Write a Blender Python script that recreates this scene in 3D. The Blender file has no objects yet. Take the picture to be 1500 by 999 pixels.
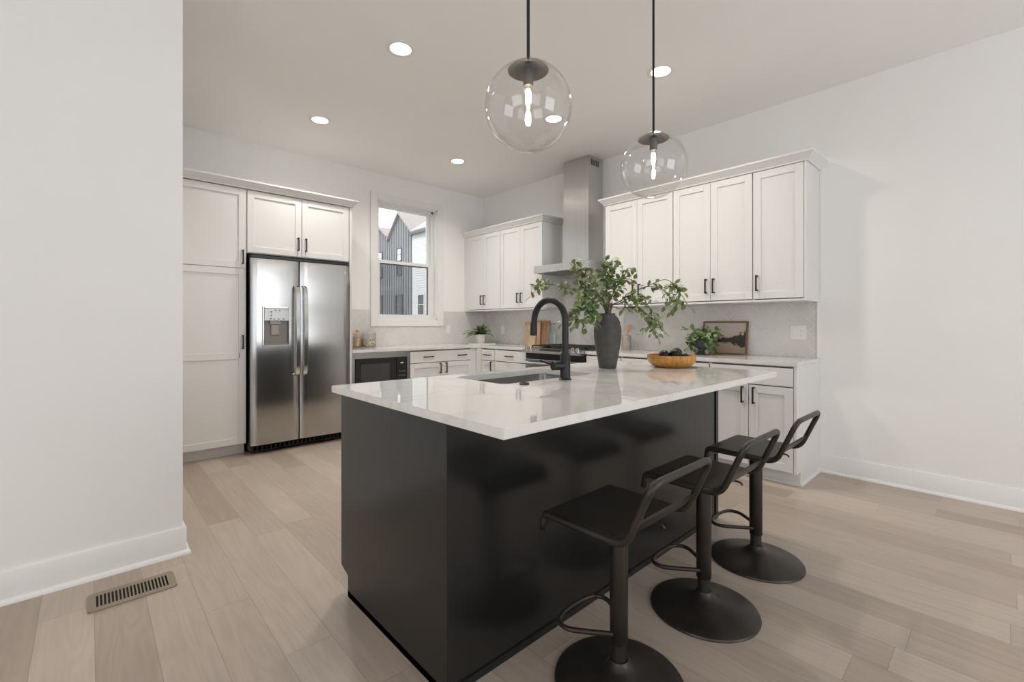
import bpy, bmesh, math, random
from mathutils import Vector, Matrix
S = bpy.context.scene
COL = S.collection
PI = math.pi

# ------------------------------------------------------------------ camera
TH = math.atan2(720, 668)                      # heading measured from +x
FW = Vector((math.cos(TH), math.sin(TH), 0)); RT = Vector((math.sin(TH), -math.cos(TH), 0))
cd = bpy.data.cameras.new('camera'); cam = bpy.data.objects.new('camera', cd); COL.objects.link(cam)
cam.location = (0, 0, 1.19); cam.rotation_euler = (PI / 2, 0, TH - PI / 2)
cd.sensor_width = 36; cd.lens = 668 / 1500 * 36; cd.shift_y = -24.5 / 1500; cd.clip_start = .05
S.camera = cam

# ------------------------------------------------------------------ world, light, exposure
S.view_settings.view_transform = 'Standard'; S.view_settings.look = 'None'
S.view_settings.exposure = 0.23; S.view_settings.gamma = 1; S.view_settings.use_curve_mapping = False
S.cycles.max_bounces = 10; S.cycles.diffuse_bounces = 6; S.cycles.glossy_bounces = 5
S.cycles.transmission_bounces = 8; S.cycles.transparent_max_bounces = 16
S.cycles.sample_clamp_indirect = 6; S.cycles.caustics_reflective = False; S.cycles.caustics_refractive = False
wd = bpy.data.worlds.new('sky'); S.world = wd; wd.use_nodes = True
nt = wd.node_tree; bg = nt.nodes['Background']
tc = nt.nodes.new('ShaderNodeTexCoord'); mp = nt.nodes.new('ShaderNodeMapping'); mp.inputs['Scale'].default_value = (1, 1, 2.5)
nz = nt.nodes.new('ShaderNodeTexNoise'); nz.inputs['Scale'].default_value = 2.2; nz.inputs['Detail'].default_value = 5
rp = nt.nodes.new('ShaderNodeValToRGB')
rp.color_ramp.elements[0].position = .38; rp.color_ramp.elements[0].color = (.80, .87, .96, 1)
rp.color_ramp.elements[1].position = .60; rp.color_ramp.elements[1].color = (1, 1, 1, 1)
nt.links.new(tc.outputs['Generated'], mp.inputs[0]); nt.links.new(mp.outputs[0], nz.inputs['Vector'])
nt.links.new(nz.outputs['Fac'], rp.inputs[0]); nt.links.new(rp.outputs[0], bg.inputs['Color'])
bg.inputs['Strength'].default_value = 2.1

def area(name, loc, rot, sx, sy, power, color):
    l = bpy.data.lights.new(name, 'AREA'); l.shape = 'RECTANGLE'; l.size = sx; l.size_y = sy
    l.energy = power; l.color = color
    o = bpy.data.objects.new(name, l); COL.objects.link(o); o.location = loc; o.rotation_euler = rot
    return o
sl = bpy.data.lights.new('sun', 'SUN'); sl.energy = 1.6; sl.angle = math.radians(3); sl.color = (1, .97, .92)
so = bpy.data.objects.new('sun', sl); COL.objects.link(so); so.rotation_euler = Vector((.75, .45, -.62)).to_track_quat('-Z', 'Y').to_euler()
# daylight of the living room windows behind the camera (rear and left walls)
area('daylight_rear', (-1.2, -3.10, 1.55), (PI / 2 + .6, 0, 0), 2.6, 2.2, 2, (.92, .965, 1))
area('daylight_rear', (2.4, -3.10, 1.55), (PI / 2 + .6, 0, 0), 2.2, 2.2, 28, (.92, .965, 1))
area('daylight_left', (-3.5, -.3, 1.55), (PI / 2 + .6, 0, -PI / 2), 2.4, 2.2, 17, (.92, .965, 1))
CAN_POWER = 10.0; BULB_POWER = 3.5

XB, YA, ZC = 4.358, 5.333, 3.085               # hood wall, window wall, ceiling

# ------------------------------------------------------------------ node helpers and materials
def mat(name, color, rough=.5, metal=0, **kw):
    m = bpy.data.materials.new(name); m.use_nodes = True
    b = m.node_tree.nodes['Principled BSDF']
    b.inputs['Base Color'].default_value = (*color, 1); b.inputs['Roughness'].default_value = rough
    b.inputs['Metallic'].default_value = metal
    for k, v in kw.items(): b.inputs[k.replace('_', ' ')].default_value = v
    return m
def N(m, t, **kw):
    n = m.node_tree.nodes.new(t)
    for k, v in kw.items(): setattr(n, k, v)
    return n
def L(m, a, b): m.node_tree.links.new(a, b)
def bsdf(m): return m.node_tree.nodes['Principled BSDF']
def vary(m, scale, c0, c1, vec_scale=(1, 1, 1), p0=.3, p1=.7, detail=4, bump=0, rough=None):
    """object-space noise between two colours, with an optional bump"""
    t = N(m, 'ShaderNodeTexCoord'); mp = N(m, 'ShaderNodeMapping'); mp.inputs['Scale'].default_value = vec_scale
    n = N(m, 'ShaderNodeTexNoise'); n.inputs['Scale'].default_value = scale; n.inputs['Detail'].default_value = detail
    r = N(m, 'ShaderNodeValToRGB'); e = r.color_ramp.elements
    e[0].position = p0; e[0].color = (*c0, 1); e[1].position = p1; e[1].color = (*c1, 1)
    L(m, t.outputs['Object'], mp.inputs[0]); L(m, mp.outputs[0], n.inputs['Vector']); L(m, n.outputs['Fac'], r.inputs[0])
    L(m, r.outputs[0], bsdf(m).inputs['Base Color'])
    if bump:
        b = N(m, 'ShaderNodeBump'); b.inputs['Strength'].default_value = bump; b.inputs['Distance'].default_value = .002
        L(m, n.outputs['Fac'], b.inputs['Height']); L(m, b.outputs[0], bsdf(m).inputs['Normal'])
    if rough:
        q = N(m, 'ShaderNodeMapRange'); q.inputs['To Min'].default_value = rough[0]; q.inputs['To Max'].default_value = rough[1]
        L(m, n.outputs['Fac'], q.inputs['Value']); L(m, q.outputs[0], bsdf(m).inputs['Roughness'])
    return m
def emis(name, color, s):
    m = bpy.data.materials.new(name); m.use_nodes = True; b = bsdf(m)
    b.inputs['Base Color'].default_value = (*color, 1); b.inputs['Emission Color'].default_value = (*color, 1)
    b.inputs['Emission Strength'].default_value = s
    return m
def clear_glass(name, tint=(1, 1, 1), refl=1.0, rough=0.0, ior=1.45, rim=5):
    m = bpy.data.materials.new(name); m.use_nodes = True; n = m.node_tree.nodes; n.remove(bsdf(m))
    o = n['Material Output']; mx = N(m, 'ShaderNodeMixShader'); tr = N(m, 'ShaderNodeBsdfTransparent')
    gl = N(m, 'ShaderNodeBsdfGlossy'); lw = N(m, 'ShaderNodeLayerWeight'); pw = N(m, 'ShaderNodeMath', operation='POWER'); ml = N(m, 'ShaderNodeMath', operation='MULTIPLY_ADD')
    tr.inputs[0].default_value = (*tint, 1); gl.inputs['Roughness'].default_value = rough
    f0 = ((ior - 1) / (ior + 1)) ** 2; pw.inputs[1].default_value = rim; ml.inputs[1].default_value = (1 - f0) * min(1, refl); ml.inputs[2].default_value = f0 * refl * 1.8
    L(m, lw.outputs['Facing'], pw.inputs[0]); L(m, pw.outputs[0], ml.inputs[0]); L(m, ml.outputs[0], mx.inputs[0]); L(m, tr.outputs[0], mx.inputs[1])
    L(m, gl.outputs[0], mx.inputs[2]); L(m, mx.outputs[0], o.inputs[0])
    return m

M = {}
M['wall'] = vary(mat('wall_paint', (.8, .8, .8), .85), 3, (.81, .80, .785), (.825, .815, .80), bump=.02)
M['ceiling'] = vary(mat('ceiling_paint', (.8, .8, .8), .9), 2, (.845, .835, .82), (.86, .85, .835))
M['trim'] = mat('trim_paint', (.77, .76, .745), .35)
M['cabinet'] = vary(mat('cabinet_paint', (.8, .8, .8), .38), 2, (.70, .69, .675), (.715, .705, .69))
M['seam'] = mat('cabinet_shadow_gap', (.10, .095, .09), .8)
M['black'] = mat('black_metal', (.012, .012, .013), .42, .3)
M['island'] = vary(mat('island_black_paint', (.016, .016, .017), .32), 1.4, (.009, .0088, .0086), (.0115, .0112, .011), rough=(.20, .29))
M['steel'] = vary(mat('brushed_steel', (.6, .6, .6), .24, 1), 60, (.47, .465, .457), (.485, .48, .472), vec_scale=(1, 1, .02), rough=(.17, .195))
bsdf(M['steel']).inputs['Anisotropic'].default_value = .9
M['hood'] = vary(mat('hood_steel', (.6, .6, .6), .3, 1), 60, (.60, .595, .585), (.64, .635, .625), vec_scale=(1, 1, .02), rough=(.30, .38)); bsdf(M['hood']).inputs['Anisotropic'].default_value = .85
M['sink'] = mat('sink_steel', (.36, .355, .34), .28, 1)
M['chrome'] = mat('satin_chrome', (.7, .7, .69), .16, 1)
M['darkplastic'] = mat('black_plastic', (.012, .012, .012), .35)
M['blackglass'] = mat('black_glass', (.010, .010, .011), .06)
M['greyplastic'] = mat('grey_plastic', (.22, .21, .195), .4)
M['paleplastic'] = mat('pale_display_plastic', (.62, .66, .70), .15)
M['white'] = mat('white_plastic', (.75, .745, .73), .35)
M['castiron'] = mat('cast_iron', (.02, .02, .022), .55)
M['stool'] = vary(mat('stool_bronze_metal', (.03, .03, .03), .42, .55), 9, (.034, .029, .025), (.054, .045, .038), rough=(.30, .44))
M['glass'] = clear_glass('clear_glass', (.985, .99, .985), 1.0)
M['jarglass'] = clear_glass('jar_glass', (.95, .97, .965), 1.2, 0, 1.45, 3)
M['globe'] = clear_glass('globe_glass', (.975, .975, .975), 1.5, 0, 1.42, 3.6)
M['pane'] = clear_glass('window_glass', (.97, .98, .98), .7)
M['screenpane'] = clear_glass('screened_window_glass', (.78, .79, .79), .7)
M['lens'] = emis('lamp_lens', (1, .93, .82), 9)
M['filament'] = emis('glowing_filament', (1, .84, .62), 40)
M['bulbglass'] = clear_glass('bulb_glass', (1, .99, .97), .8)
M['leaf'] = vary(mat('leaf_green', (.1, .2, .04), .45), 14, (.07, .115, .028), (.24, .31, .095))
M['leafdark'] = vary(mat('dark_leaf_green', (.1, .2, .04), .4), 14, (.05, .095, .028), (.16, .24, .085))
M['fern'] = vary(mat('fern_green', (.1, .2, .04), .5), 14, (.055, .11, .022), (.17, .26, .06))
for k in ('leaf', 'leafdark', 'fern'): bsdf(M[k]).inputs['Subsurface Weight'].default_value = .0
M['twig'] = mat('brown_twig', (.09, .055, .035), .7)
M['vase'] = vary(mat('charcoal_ceramic', (.06, .058, .055), .75), 30, (.052, .049, .046), (.075, .071, .066), bump=.15)
M['pot'] = vary(mat('white_pot_ceramic', (.7, .68, .64), .6), 30, (.62, .60, .56), (.72, .70, .66))
M['greypot'] = mat('dark_blue_grey_ceramic', (.05, .055, .065), .3)
M['soil'] = mat('soil', (.03, .022, .016), .95)
M['crock'] = vary(mat('stoneware', (.3, .27, .24), .7), 40, (.26, .23, .20), (.36, .32, .28), bump=.2)
def wood(name, c0, c1, rough=.5, scale=7, stretch=(1, 12, 1)):
    return vary(mat(name, c0, rough), scale, c0, c1, vec_scale=stretch, detail=6)
M['board'] = wood('maple_board', (.48, .34, .20), (.62, .47, .31), .5, 9, (1, 6, .6))
M['boarddark'] = wood('acacia_board', (.22, .10, .045), (.50, .30, .15), .45, 9, (1, 10, .6))
M['spoon'] = wood('beech_spoon', (.50, .29, .15), (.60, .38, .21), .5, 20, (4, 4, 1))
M['frame'] = wood('walnut_frame', (.12, .062, .028), (.21, .115, .055), .45, 9, (1, 2, 8))
M['bowl'] = vary(mat('amber_bowl_wood', (.4, .2, .05), .18), 9, (.30, .125, .022), (.52, .26, .055), vec_scale=(5, 5, .6))
M['ball'] = vary(mat('black_glazed_ball', (.008, .008, .009), .3), 40, (.006, .006, .007), (.012, .011, .011), bump=.1); bsdf(M['ball']).inputs['Specular IOR Level'].default_value = .3
M['pasta'] = vary(mat('pasta', (.6, .4, .2), .6), 60, (.30, .12, .04), (.82, .66, .46), p0=.4, p1=.55)
M['grain'] = vary(mat('grain', (.6, .4, .2), .6), 90, (.55, .30, .10), (.70, .45, .20))
M['tile'] = vary(mat('glazed_tile', (.62, .6, .58), .22), 5, (.60, .582, .56), (.665, .648, .63))
M['grout'] = mat('tile_grout', (.80, .79, .775), .8)
M['vent'] = mat('bronze_vent_metal', (.27, .225, .165), .45, .2)
M['dark'] = mat('dark_void', (.01, .009, .008), .9)
M['sidinggrey'] = mat('grey_board_and_batten', (.215, .22, .228), .7)
M['sidingdark'] = mat('grey_batten', (.115, .12, .127), .7)
M['sidingwhite'] = mat('white_lap_siding', (.62, .62, .62), .6)
M['shingle'] = vary(mat('shingle', (.5, .45, .42), .9), 20, (.27, .235, .22), (.40, .35, .33))
M['shinglepale'] = vary(mat('pale_shingle', (.6, .6, .6), .9), 20, (.36, .36, .36), (.46, .46, .46))
M['ground'] = mat('outdoor_ground', (.3, .3, .28), .9)
M['extmirror'] = mat('coated_house_window_glass', (.85, .88, .9), .03, .9)
M['extpane'] = mat('house_window_glass', (.05, .055, .05), .03)

# quartz with faint veins
def quartz():
    m = mat('white_quartz', (.8, .79, .77), .03); bsdf(m).inputs['Specular IOR Level'].default_value = .7
    t = N(m, 'ShaderNodeTexCoord'); n = N(m, 'ShaderNodeTexNoise'); n.inputs['Scale'].default_value = 1.6; n.inputs['Detail'].default_value = 8; n.inputs['Distortion'].default_value = 1.2
    a = N(m, 'ShaderNodeMath', operation='SUBTRACT'); a.inputs[1].default_value = .5
    b = N(m, 'ShaderNodeMath', operation='ABSOLUTE'); r = N(m, 'ShaderNodeValToRGB'); e = r.color_ramp.elements
    e[0].position = 0; e[0].color = (.66, .64, .615, 1); e[1].position = .03; e[1].color = (.72, .70, .675, 1)
    L(m, t.outputs['Object'], n.inputs['Vector']); L(m, n.outputs['Fac'], a.inputs[0]); L(m, a.outputs[0], b.inputs[0]); L(m, b.outputs[0], r.inputs[0]); L(m, r.outputs[0], bsdf(m).inputs['Base Color'])
    return m
M['quartz'] = quartz()

# pale oak planks running along y
def floor_mat():
    m = mat('oak_plank_floor', (.5, .4, .3), .32); b = bsdf(m)
    W, LEN = .1665, 1.45
    t = N(m, 'ShaderNodeTexCoord'); sp = N(m, 'ShaderNodeSeparateXYZ'); L(m, t.outputs['Object'], sp.inputs[0])
    def mth(op, a, v=None, c=None):
        n = N(m, 'ShaderNodeMath', operation=op)
        L(m, a, n.inputs[0]) if not isinstance(a, (int, float)) else setattr(n.inputs[0], 'default_value', a)
        if v is not None:
            L(m, v, n.inputs[1]) if not isinstance(v, (int, float)) else setattr(n.inputs[1], 'default_value', v)
        return n.outputs[0]
    xs = mth('DIVIDE', mth('SUBTRACT', sp.outputs[0], .016), W); row = mth('FLOOR', xs); fx = mth('FRACT', xs)
    wn = N(m, 'ShaderNodeTexWhiteNoise', noise_dimensions='1D'); L(m, row, wn.inputs['W'])
    ys = mth('ADD', mth('DIVIDE', sp.outputs[1], LEN), mth('MULTIPLY', wn.outputs['Value'], 7.3))
    seg = mth('FLOOR', ys); fy = mth('FRACT', ys)
    cmb = N(m, 'ShaderNodeCombineXYZ'); L(m, row, cmb.inputs[0]); L(m, seg, cmb.inputs[1])
    w2 = N(m, 'ShaderNodeTexWhiteNoise', noise_dimensions='2D'); L(m, cmb.outputs[0], w2.inputs['Vector'])
    # grain, shifted per plank
    add = N(m, 'ShaderNodeVectorMath', operation='MULTIPLY_ADD'); add.inputs[1].default_value = (9, 9, 9)
    L(m, w2.outputs['Color'], add.inputs[0]); L(m, t.outputs['Object'], add.inputs[2])
    mp = N(m, 'ShaderNodeMapping'); mp.inputs['Scale'].default_value = (7, .55, 1); L(m, add.outputs[0], mp.inputs[0])
    n1 = N(m, 'ShaderNodeTexNoise'); n1.inputs['Scale'].default_value = 1.3; n1.inputs['Detail'].default_value = 3; n1.inputs['Distortion'].default_value = .6; L(m, mp.outputs[0], n1.inputs['Vector'])
    rings = mth('FRACT', mth('MULTIPLY', n1.outputs['Fac'], 9.0)); tri = mth('ABSOLUTE', mth('SUBTRACT', rings, .5))
    mp2 = N(m, 'ShaderNodeMapping'); mp2.inputs['Scale'].default_value = (60, 2.5, 1); L(m, add.outputs[0], mp2.inputs[0])
    n2 = N(m, 'ShaderNodeTexNoise'); n2.inputs['Scale'].default_value = 1.0; n2.inputs['Detail'].default_value = 5; L(m, mp2.outputs[0], n2.inputs['Vector'])
    n3 = N(m, 'ShaderNodeTexNoise'); n3.inputs['Scale'].default_value = .9; n3.inputs['Detail'].default_value = 2; L(m, add.outputs[0], n3.inputs['Vector'])
    base = N(m, 'ShaderNodeValToRGB'); e = base.color_ramp.elements
    e[0].position = 0; e[0].color = (.315, .246, .192, 1); e[1].position = 1; e[1].color = (.510, .428, .355, 1)
    e2 = e.new(.5); e2.color = (.418, .345, .284, 1)
    mixv = mth('ADD', mth('MULTIPLY', w2.outputs['Value'], .62), mth('MULTIPLY', n3.outputs['Fac'], .38)); L(m, mixv, base.inputs[0])
    g = mth('ADD', mth('ADD', mth('MULTIPLY', tri, .20), mth('MULTIPLY', n2.outputs['Fac'], .22)), .84)
    # knots
    vo = N(m, 'ShaderNodeTexVoronoi'); vo.inputs['Scale'].default_value = 2.3; L(m, t.outputs['Object'], vo.inputs['Vector'])
    kn = N(m, 'ShaderNodeMapRange'); kn.inputs['From Min'].default_value = .012; kn.inputs['From Max'].default_value = .03; kn.inputs['To Min'].default_value = .72; kn.inputs['To Max'].default_value = 1; L(m, vo.outputs['Distance'], kn.inputs['Value'])
    # seams
    ex = mth('MULTIPLY', mth('MINIMUM', fx, mth('SUBTRACT', 1.0, fx)), W); ey = mth('MULTIPLY', mth('MINIMUM', fy, mth('SUBTRACT', 1.0, fy)), LEN)
    ed = mth('MINIMUM', ex, ey)
    sm = N(m, 'ShaderNodeMapRange'); sm.inputs['From Min'].default_value = .0004; sm.inputs['From Max'].default_value = .0018; sm.inputs['To Min'].default_value = .68; sm.inputs['To Max'].default_value = 1; L(m, ed, sm.inputs['Value'])
    f = mth('MULTIPLY', mth('MULTIPLY', g, sm.outputs[0]), kn.outputs[0])
    mx = N(m, 'ShaderNodeVectorMath', operation='SCALE'); L(m, base.outputs[0], mx.inputs[0]); L(m, f, mx.inputs['Scale'])
    L(m, mx.outputs[0], b.inputs['Base Color'])
    rr = N(m, 'ShaderNodeMapRange'); rr.inputs['To Min'].default_value = .27; rr.inputs['To Max'].default_value = .42; L(m, n2.outputs['Fac'], rr.inputs['Value']); L(m, rr.outputs[0], b.inputs['Roughness'])
    bp = N(m, 'ShaderNodeBump'); bp.inputs['Strength'].default_value = .25; bp.inputs['Distance'].default_value = .001; L(m, f, bp.inputs['Height']); L(m, bp.outputs[0], b.inputs['Normal'])
    return m
M['floor'] = floor_mat()

# small landscape painting: beige sky, dark tree line and its reflection in water
def painting_mat(y0, y1, z0, z1):
    m = mat('landscape_painting', (.5, .45, .38), .6); b = bsdf(m)
    t = N(m, 'ShaderNodeTexCoord'); mp = N(m, 'ShaderNodeMapping'); L(m, t.outputs['Generated'], mp.inputs[0]); sp = N(m, 'ShaderNodeSeparateXYZ'); L(m, mp.outputs[0], sp.inputs[0])
    n = N(m, 'ShaderNodeTexNoise'); n.inputs['Scale'].default_value = 9; n.inputs['Detail'].default_value = 8; L(m, mp.outputs[0], n.inputs['Vector'])
    def mth(op, a, v):
        q = N(m, 'ShaderNodeMath', operation=op)
        for i, s in enumerate((a, v)):
            L(m, s, q.inputs[i]) if not isinstance(s, (int, float)) else setattr(q.inputs[i], 'default_value', s)
        return q.outputs[0]
    # trees are taller towards the right (low y)
    d = mth('ABSOLUTE', mth('SUBTRACT', sp.outputs[2], .42), 0)
    h = N(m, 'ShaderNodeMapRange'); h.inputs['From Min'].default_value = .32; h.inputs['From Max'].default_value = .10; h.inputs['To Min'].default_value = .10; h.inputs['To Max'].default_value = .26; L(m, sp.outputs[1], h.inputs['Value'])
    k = mth('SUBTRACT', d, mth('MULTIPLY', h.outputs[0], mth('ADD', mth('MULTIPLY', n.outputs['Fac'], 2.6), -.35)))
    r = N(m, 'ShaderNodeMapRange'); r.inputs['From Min'].default_value = -.03; r.inputs['From Max'].default_value = .03; L(m, k, r.inputs['Value'])
    sky = N(m, 'ShaderNodeValToRGB'); e = sky.color_ramp.elements; e[0].position = .1; e[0].color = (.36, .27, .20, 1); e[1].position = .95; e[1].color = (.50, .46, .41, 1); L(m, mth('ADD', sp.outputs[2], mth('MULTIPLY', mth('SUBTRACT', n.outputs['Fac'], .5), .5)), sky.inputs[0])
    mx = N(m, 'ShaderNodeMix', data_type='RGBA'); mx.inputs['A'].default_value = (.035, .028, .024, 1)
    L(m, r.outputs[0], mx.inputs['Factor']); L(m, sky.outputs[0], mx.inputs['B']); L(m, mx.outputs['Result'], b.inputs['Base Color'])
    return m

# ------------------------------------------------------------------ mesh helpers
def nb(): return bmesh.new()
def box(bm, x0, x1, y0, y1, z0, z1, bev=0, seg=2):
    x0, x1 = sorted((x0, x1)); y0, y1 = sorted((y0, y1)); z0, z1 = sorted((z0, z1))
    v = [bm.verts.new(p) for p in ((x0, y0, z0), (x1, y0, z0), (x1, y1, z0), (x0, y1, z0), (x0, y0, z1), (x1, y0, z1), (x1, y1, z1), (x0, y1, z1))]
    f = [bm.faces.new([v[i] for i in q]) for q in ((0, 3, 2, 1), (4, 5, 6, 7), (0, 1, 5, 4), (1, 2, 6, 5), (2, 3, 7, 6), (3, 0, 4, 7))]
    if bev:
        es = list({e for q in f for e in q.edges})
        bmesh.ops.bevel(bm, geom=es, offset=bev, segments=seg, profile=.5, affect='EDGES')
    return f
def wbox(bm, F, pl, u0, u1, z0, z1, w0, w1, bev=0):
    """box on a wall face: u along the wall, w outward from plane pl. F='A' faces -y, 'B' faces -x"""
    if F == 'A': return box(bm, u0, u1, pl - w0, pl - w1, z0, z1, bev)
    return box(bm, pl - w0, pl - w1, u0, u1, z0, z1, bev)
def lathe(bm, prof, c=(0, 0, 0), n=40, cap=True):
    rings = []
    for r, z in prof:
        if r < 1e-6: rings.append([bm.verts.new((c[0], c[1], c[2] + z))])
        else: rings.append([bm.verts.new((c[0] + r * math.cos(2 * PI * i / n), c[1] + r * math.sin(2 * PI * i / n), c[2] + z)) for i in range(n)])
    for a, b in zip(rings, rings[1:]):
        for i in range(n):
            j = (i + 1) % n
            if len(a) == 1 and len(b) == 1: continue
            if len(a) == 1: bm.faces.new((a[0], b[j], b[i]))
            elif len(b) == 1: bm.faces.new((a[i], a[j], b[0]))
            else: bm.faces.new((a[i], a[j], b[j], b[i]))
    if cap:
        if len(rings[0]) > 1: bm.faces.new(rings[0][::-1])
        if len(rings[-1]) > 1: bm.faces.new(rings[-1])
def cyl(bm, p, q, r, n=20, r2=None):
    tube(bm, [p, q], r, n, rad=[r, r if r2 is None else r2])
def tube(bm, path, r, n=10, rad=None, closed=False):
    P = [Vector(p) for p in path]; k = len(P)
    up = Vector((0, 0, 1)); rings = []; prev = None
    for i in range(k):
        if closed: d = P[(i + 1) % k] - P[i - 1]
        else: d = P[min(i + 1, k - 1)] - P[max(i - 1, 0)]
        d.normalize()
        if prev is None:
            a = d.orthogonal().normalized() if abs(d.dot(up)) > .95 else d.cross(up).normalized()
        else:
            a = (prev - d * prev.dot(d)).normalized()
        prev = a; b = d.cross(a); rr = rad[i] if rad else r
        rings.append([bm.verts.new(P[i] + rr * (a * math.cos(2 * PI * j / n) + b * math.sin(2 * PI * j / n))) for j in range(n)])
    for i in range(k if closed else k - 1):
        A, B = rings[i], rings[(i + 1) % k]
        for j in range(n): bm.faces.new((A[j], A[(j + 1) % n], B[(j + 1) % n], B[j]))
    if not closed: bm.faces.new(rings[0][::-1]); bm.faces.new(rings[-1])
def smooth_path(pts, n=8):
    """Catmull-Rom through pts"""
    P = [Vector(p) for p in pts]; P = [P[0] * 2 - P[1]] + P + [P[-1] * 2 - P[-2]]; out = []
    for i in range(1, len(P) - 2):
        for j in range(n):
            t = j / n; a, b, c, d = P[i - 1:i + 3]
            out.append(.5 * ((2 * b) + (c - a) * t + (2 * a - 5 * b + 4 * c - d) * t * t + (3 * b - a - 3 * c + d) * t ** 3))
    out.append(P[-2]); return out
def round_path(pts, r, n=6, closed=False):
    """polyline with filleted corners"""
    P = [Vector(p) for p in pts]; k = len(P); out = []
    for i in range(k):
        if not closed and i in (0, k - 1): out.append(P[i]); continue
        a, b, c = P[i - 1], P[i], P[(i + 1) % k]
        d1 = (a - b); d2 = (c - b); rr = min(r, d1.length * .49, d2.length * .49)
        s = b + d1.normalized() * rr; e = b + d2.normalized() * rr
        for j in range(n + 1):
            t = j / n; out.append((1 - t) ** 2 * s + 2 * t * (1 - t) * b + t * t * e)
    return out
def prism(bm, poly, z0, z1):
    a = [bm.verts.new((x, y, z0)) for x, y in poly]; b = [bm.verts.new((x, y, z1)) for x, y in poly]; n = len(poly)
    for i in range(n): bm.faces.new((a[i], a[(i + 1) % n], b[(i + 1) % n], b[i]))
    bm.faces.new(a[::-1]); bm.faces.new(b)
def sweep(bm, prof, path, closed=False):
    """profile [(out,z)] swept along a horizontal path with mitred corners; out is to the right of travel"""
    P = [Vector((p[0], p[1], 0)) for p in path]; rings = []
    for i, p in enumerate(P):
        d1 = (p - P[i - 1]).normalized() if i > 0 else None
        d2 = (P[i + 1] - p).normalized() if i < len(P) - 1 else None
        d1 = d1 or d2; d2 = d2 or d1
        n1 = Vector((d1.y, -d1.x, 0)); n2 = Vector((d2.y, -d2.x, 0)); m = n1 + n2; m = m / m.dot(n1)
        rings.append([bm.verts.new(p + m * o + Vector((0, 0, z))) for o, z in prof])
    k = len(prof)
    for A, B in zip(rings, rings[1:]):
        for j in range(k): bm.faces.new((A[j], A[(j + 1) % k], B[(j + 1) % k], B[j]))
    bm.faces.new(rings[0][::-1]); bm.faces.new(rings[-1])
def shift(bm, v): bmesh.ops.translate(bm, verts=bm.verts, vec=v)

def origin(o):
    v = Vector((0, 0, 0))
    while o: v += o.location; o = o.parent
    return v
def obj(name, bm, m, parent=None, smooth=False, loc=None):
    """one mesh object; bm is in world coordinates"""
    bmesh.ops.recalc_face_normals(bm, faces=bm.faces)
    me = bpy.data.meshes.new(name); o = bpy.data.objects.new(name, me); COL.objects.link(o)
    if parent: o.parent = parent
    if loc is not None: o.location = Vector(loc) - (origin(parent) if parent else Vector())
    shift(bm, -origin(o)); bm.to_mesh(me); bm.free()
    me.materials.append(m)
    if smooth:
        try: me.shade_smooth()
        except Exception: me.polygons.foreach_set('use_smooth', [True] * len(me.polygons))
        if smooth is not True:
            try: me.set_sharp_from_angle(angle=math.radians(smooth))
            except Exception: pass
    return o
def cut(o, bm):
    """subtract bm (world coordinates) from mesh object o"""
    bmesh.ops.recalc_face_normals(bm, faces=bm.faces)
    me = bpy.data.meshes.new('cutter'); bm.to_mesh(me); bm.free()
    c = bpy.data.objects.new('cutter', me); COL.objects.link(c)
    md = o.modifiers.new('cut', 'BOOLEAN'); md.operation = 'DIFFERENCE'; md.object = c; md.solver = 'EXACT'
    bpy.context.view_layer.update()
    ev = o.evaluated_get(bpy.context.evaluated_depsgraph_get()); new = bpy.data.meshes.new_from_object(ev)
    old = o.data; o.modifiers.clear(); o.data = new
    bpy.data.objects.remove(c); bpy.data.meshes.remove(me); bpy.data.meshes.remove(old)
def tag(o, label, cat, group=None):
    o['label'] = label; o['category'] = cat
    if group: o['group'] = group
    return o
def thing(name, label, cat, loc, group=None):
    o = bpy.data.objects.new(name, None); COL.objects.link(o); o.location = loc; o.empty_display_size = .1
    return tag(o, label, cat, group)
def structure(o, label=None, cat=None):
    o['kind'] = 'structure'
    if label: o['label'] = label
    if cat: o['category'] = cat
    return o

# ------------------------------------------------------------------ room shell
XW, YR = -3.6, -3.2                      # left and rear walls of the living room
XP, YP = .358, 2.905                     # end and face of the partition on the left
b = nb(); box(b, XW - .1, XB + .1, YR - .1, YA + .1, -.12, 0)
fl = obj('floor', b, M['floor']); structure(fl, 'pale oak plank floor', 'floor')
b = nb(); box(b, XW - .1, XB + .1, YR - .1, YA + .1, ZC, ZC + .1)
structure(obj('ceiling', b, M['ceiling']), 'smooth white ceiling', 'ceiling')
WX0, WX1, WZ0, WZ1 = 2.641, 3.530, 1.250, 2.760
b = nb(); box(b, XP - .2, XB + .1, YA, YA + .16, 0, ZC)
wa = obj('wall_back', b, M['wall']); structure(wa, 'white wall with the window and refrigerator', 'wall')
b = nb(); box(b, WX0, WX1, YA - .1, YA + .3, WZ0, WZ1); cut(wa, b)
b = nb(); box(b, XB, XB + .12, YR, YA, 0, ZC)
structure(obj('wall_right', b, M['wall']), 'white wall behind the range and stools', 'wall')
b = nb(); box(b, XW, XP, YP, YA, 0, ZC)
structure(obj('wall_left', b, M['wall']), 'white wall end in the left foreground', 'wall')
b = nb(); box(b, XW - .12, XW, YR, YP, 0, ZC)
ww = obj('wall_west', b, M['wall']); structure(ww, 'living room side wall with a window', 'wall')
b = nb(); box(b, XW - .3, XW + .1, -1.5, .9, .45, 2.65); cut(ww, b)
b = nb(); box(b, XW, XB, YR - .12, YR, 0, ZC)
wr = obj('wall_rear', b, M['wall']); structure(wr, 'living room rear wall with two windows', 'wall')
b = nb(); box(b, -2.5, .1, YR - .3, YR + .1, .45, 2.65); cut(wr, b)
b = nb(); box(b, 1.3, 3.5, YR - .3, YR + .1, .45, 2.65); cut(wr, b)

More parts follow.
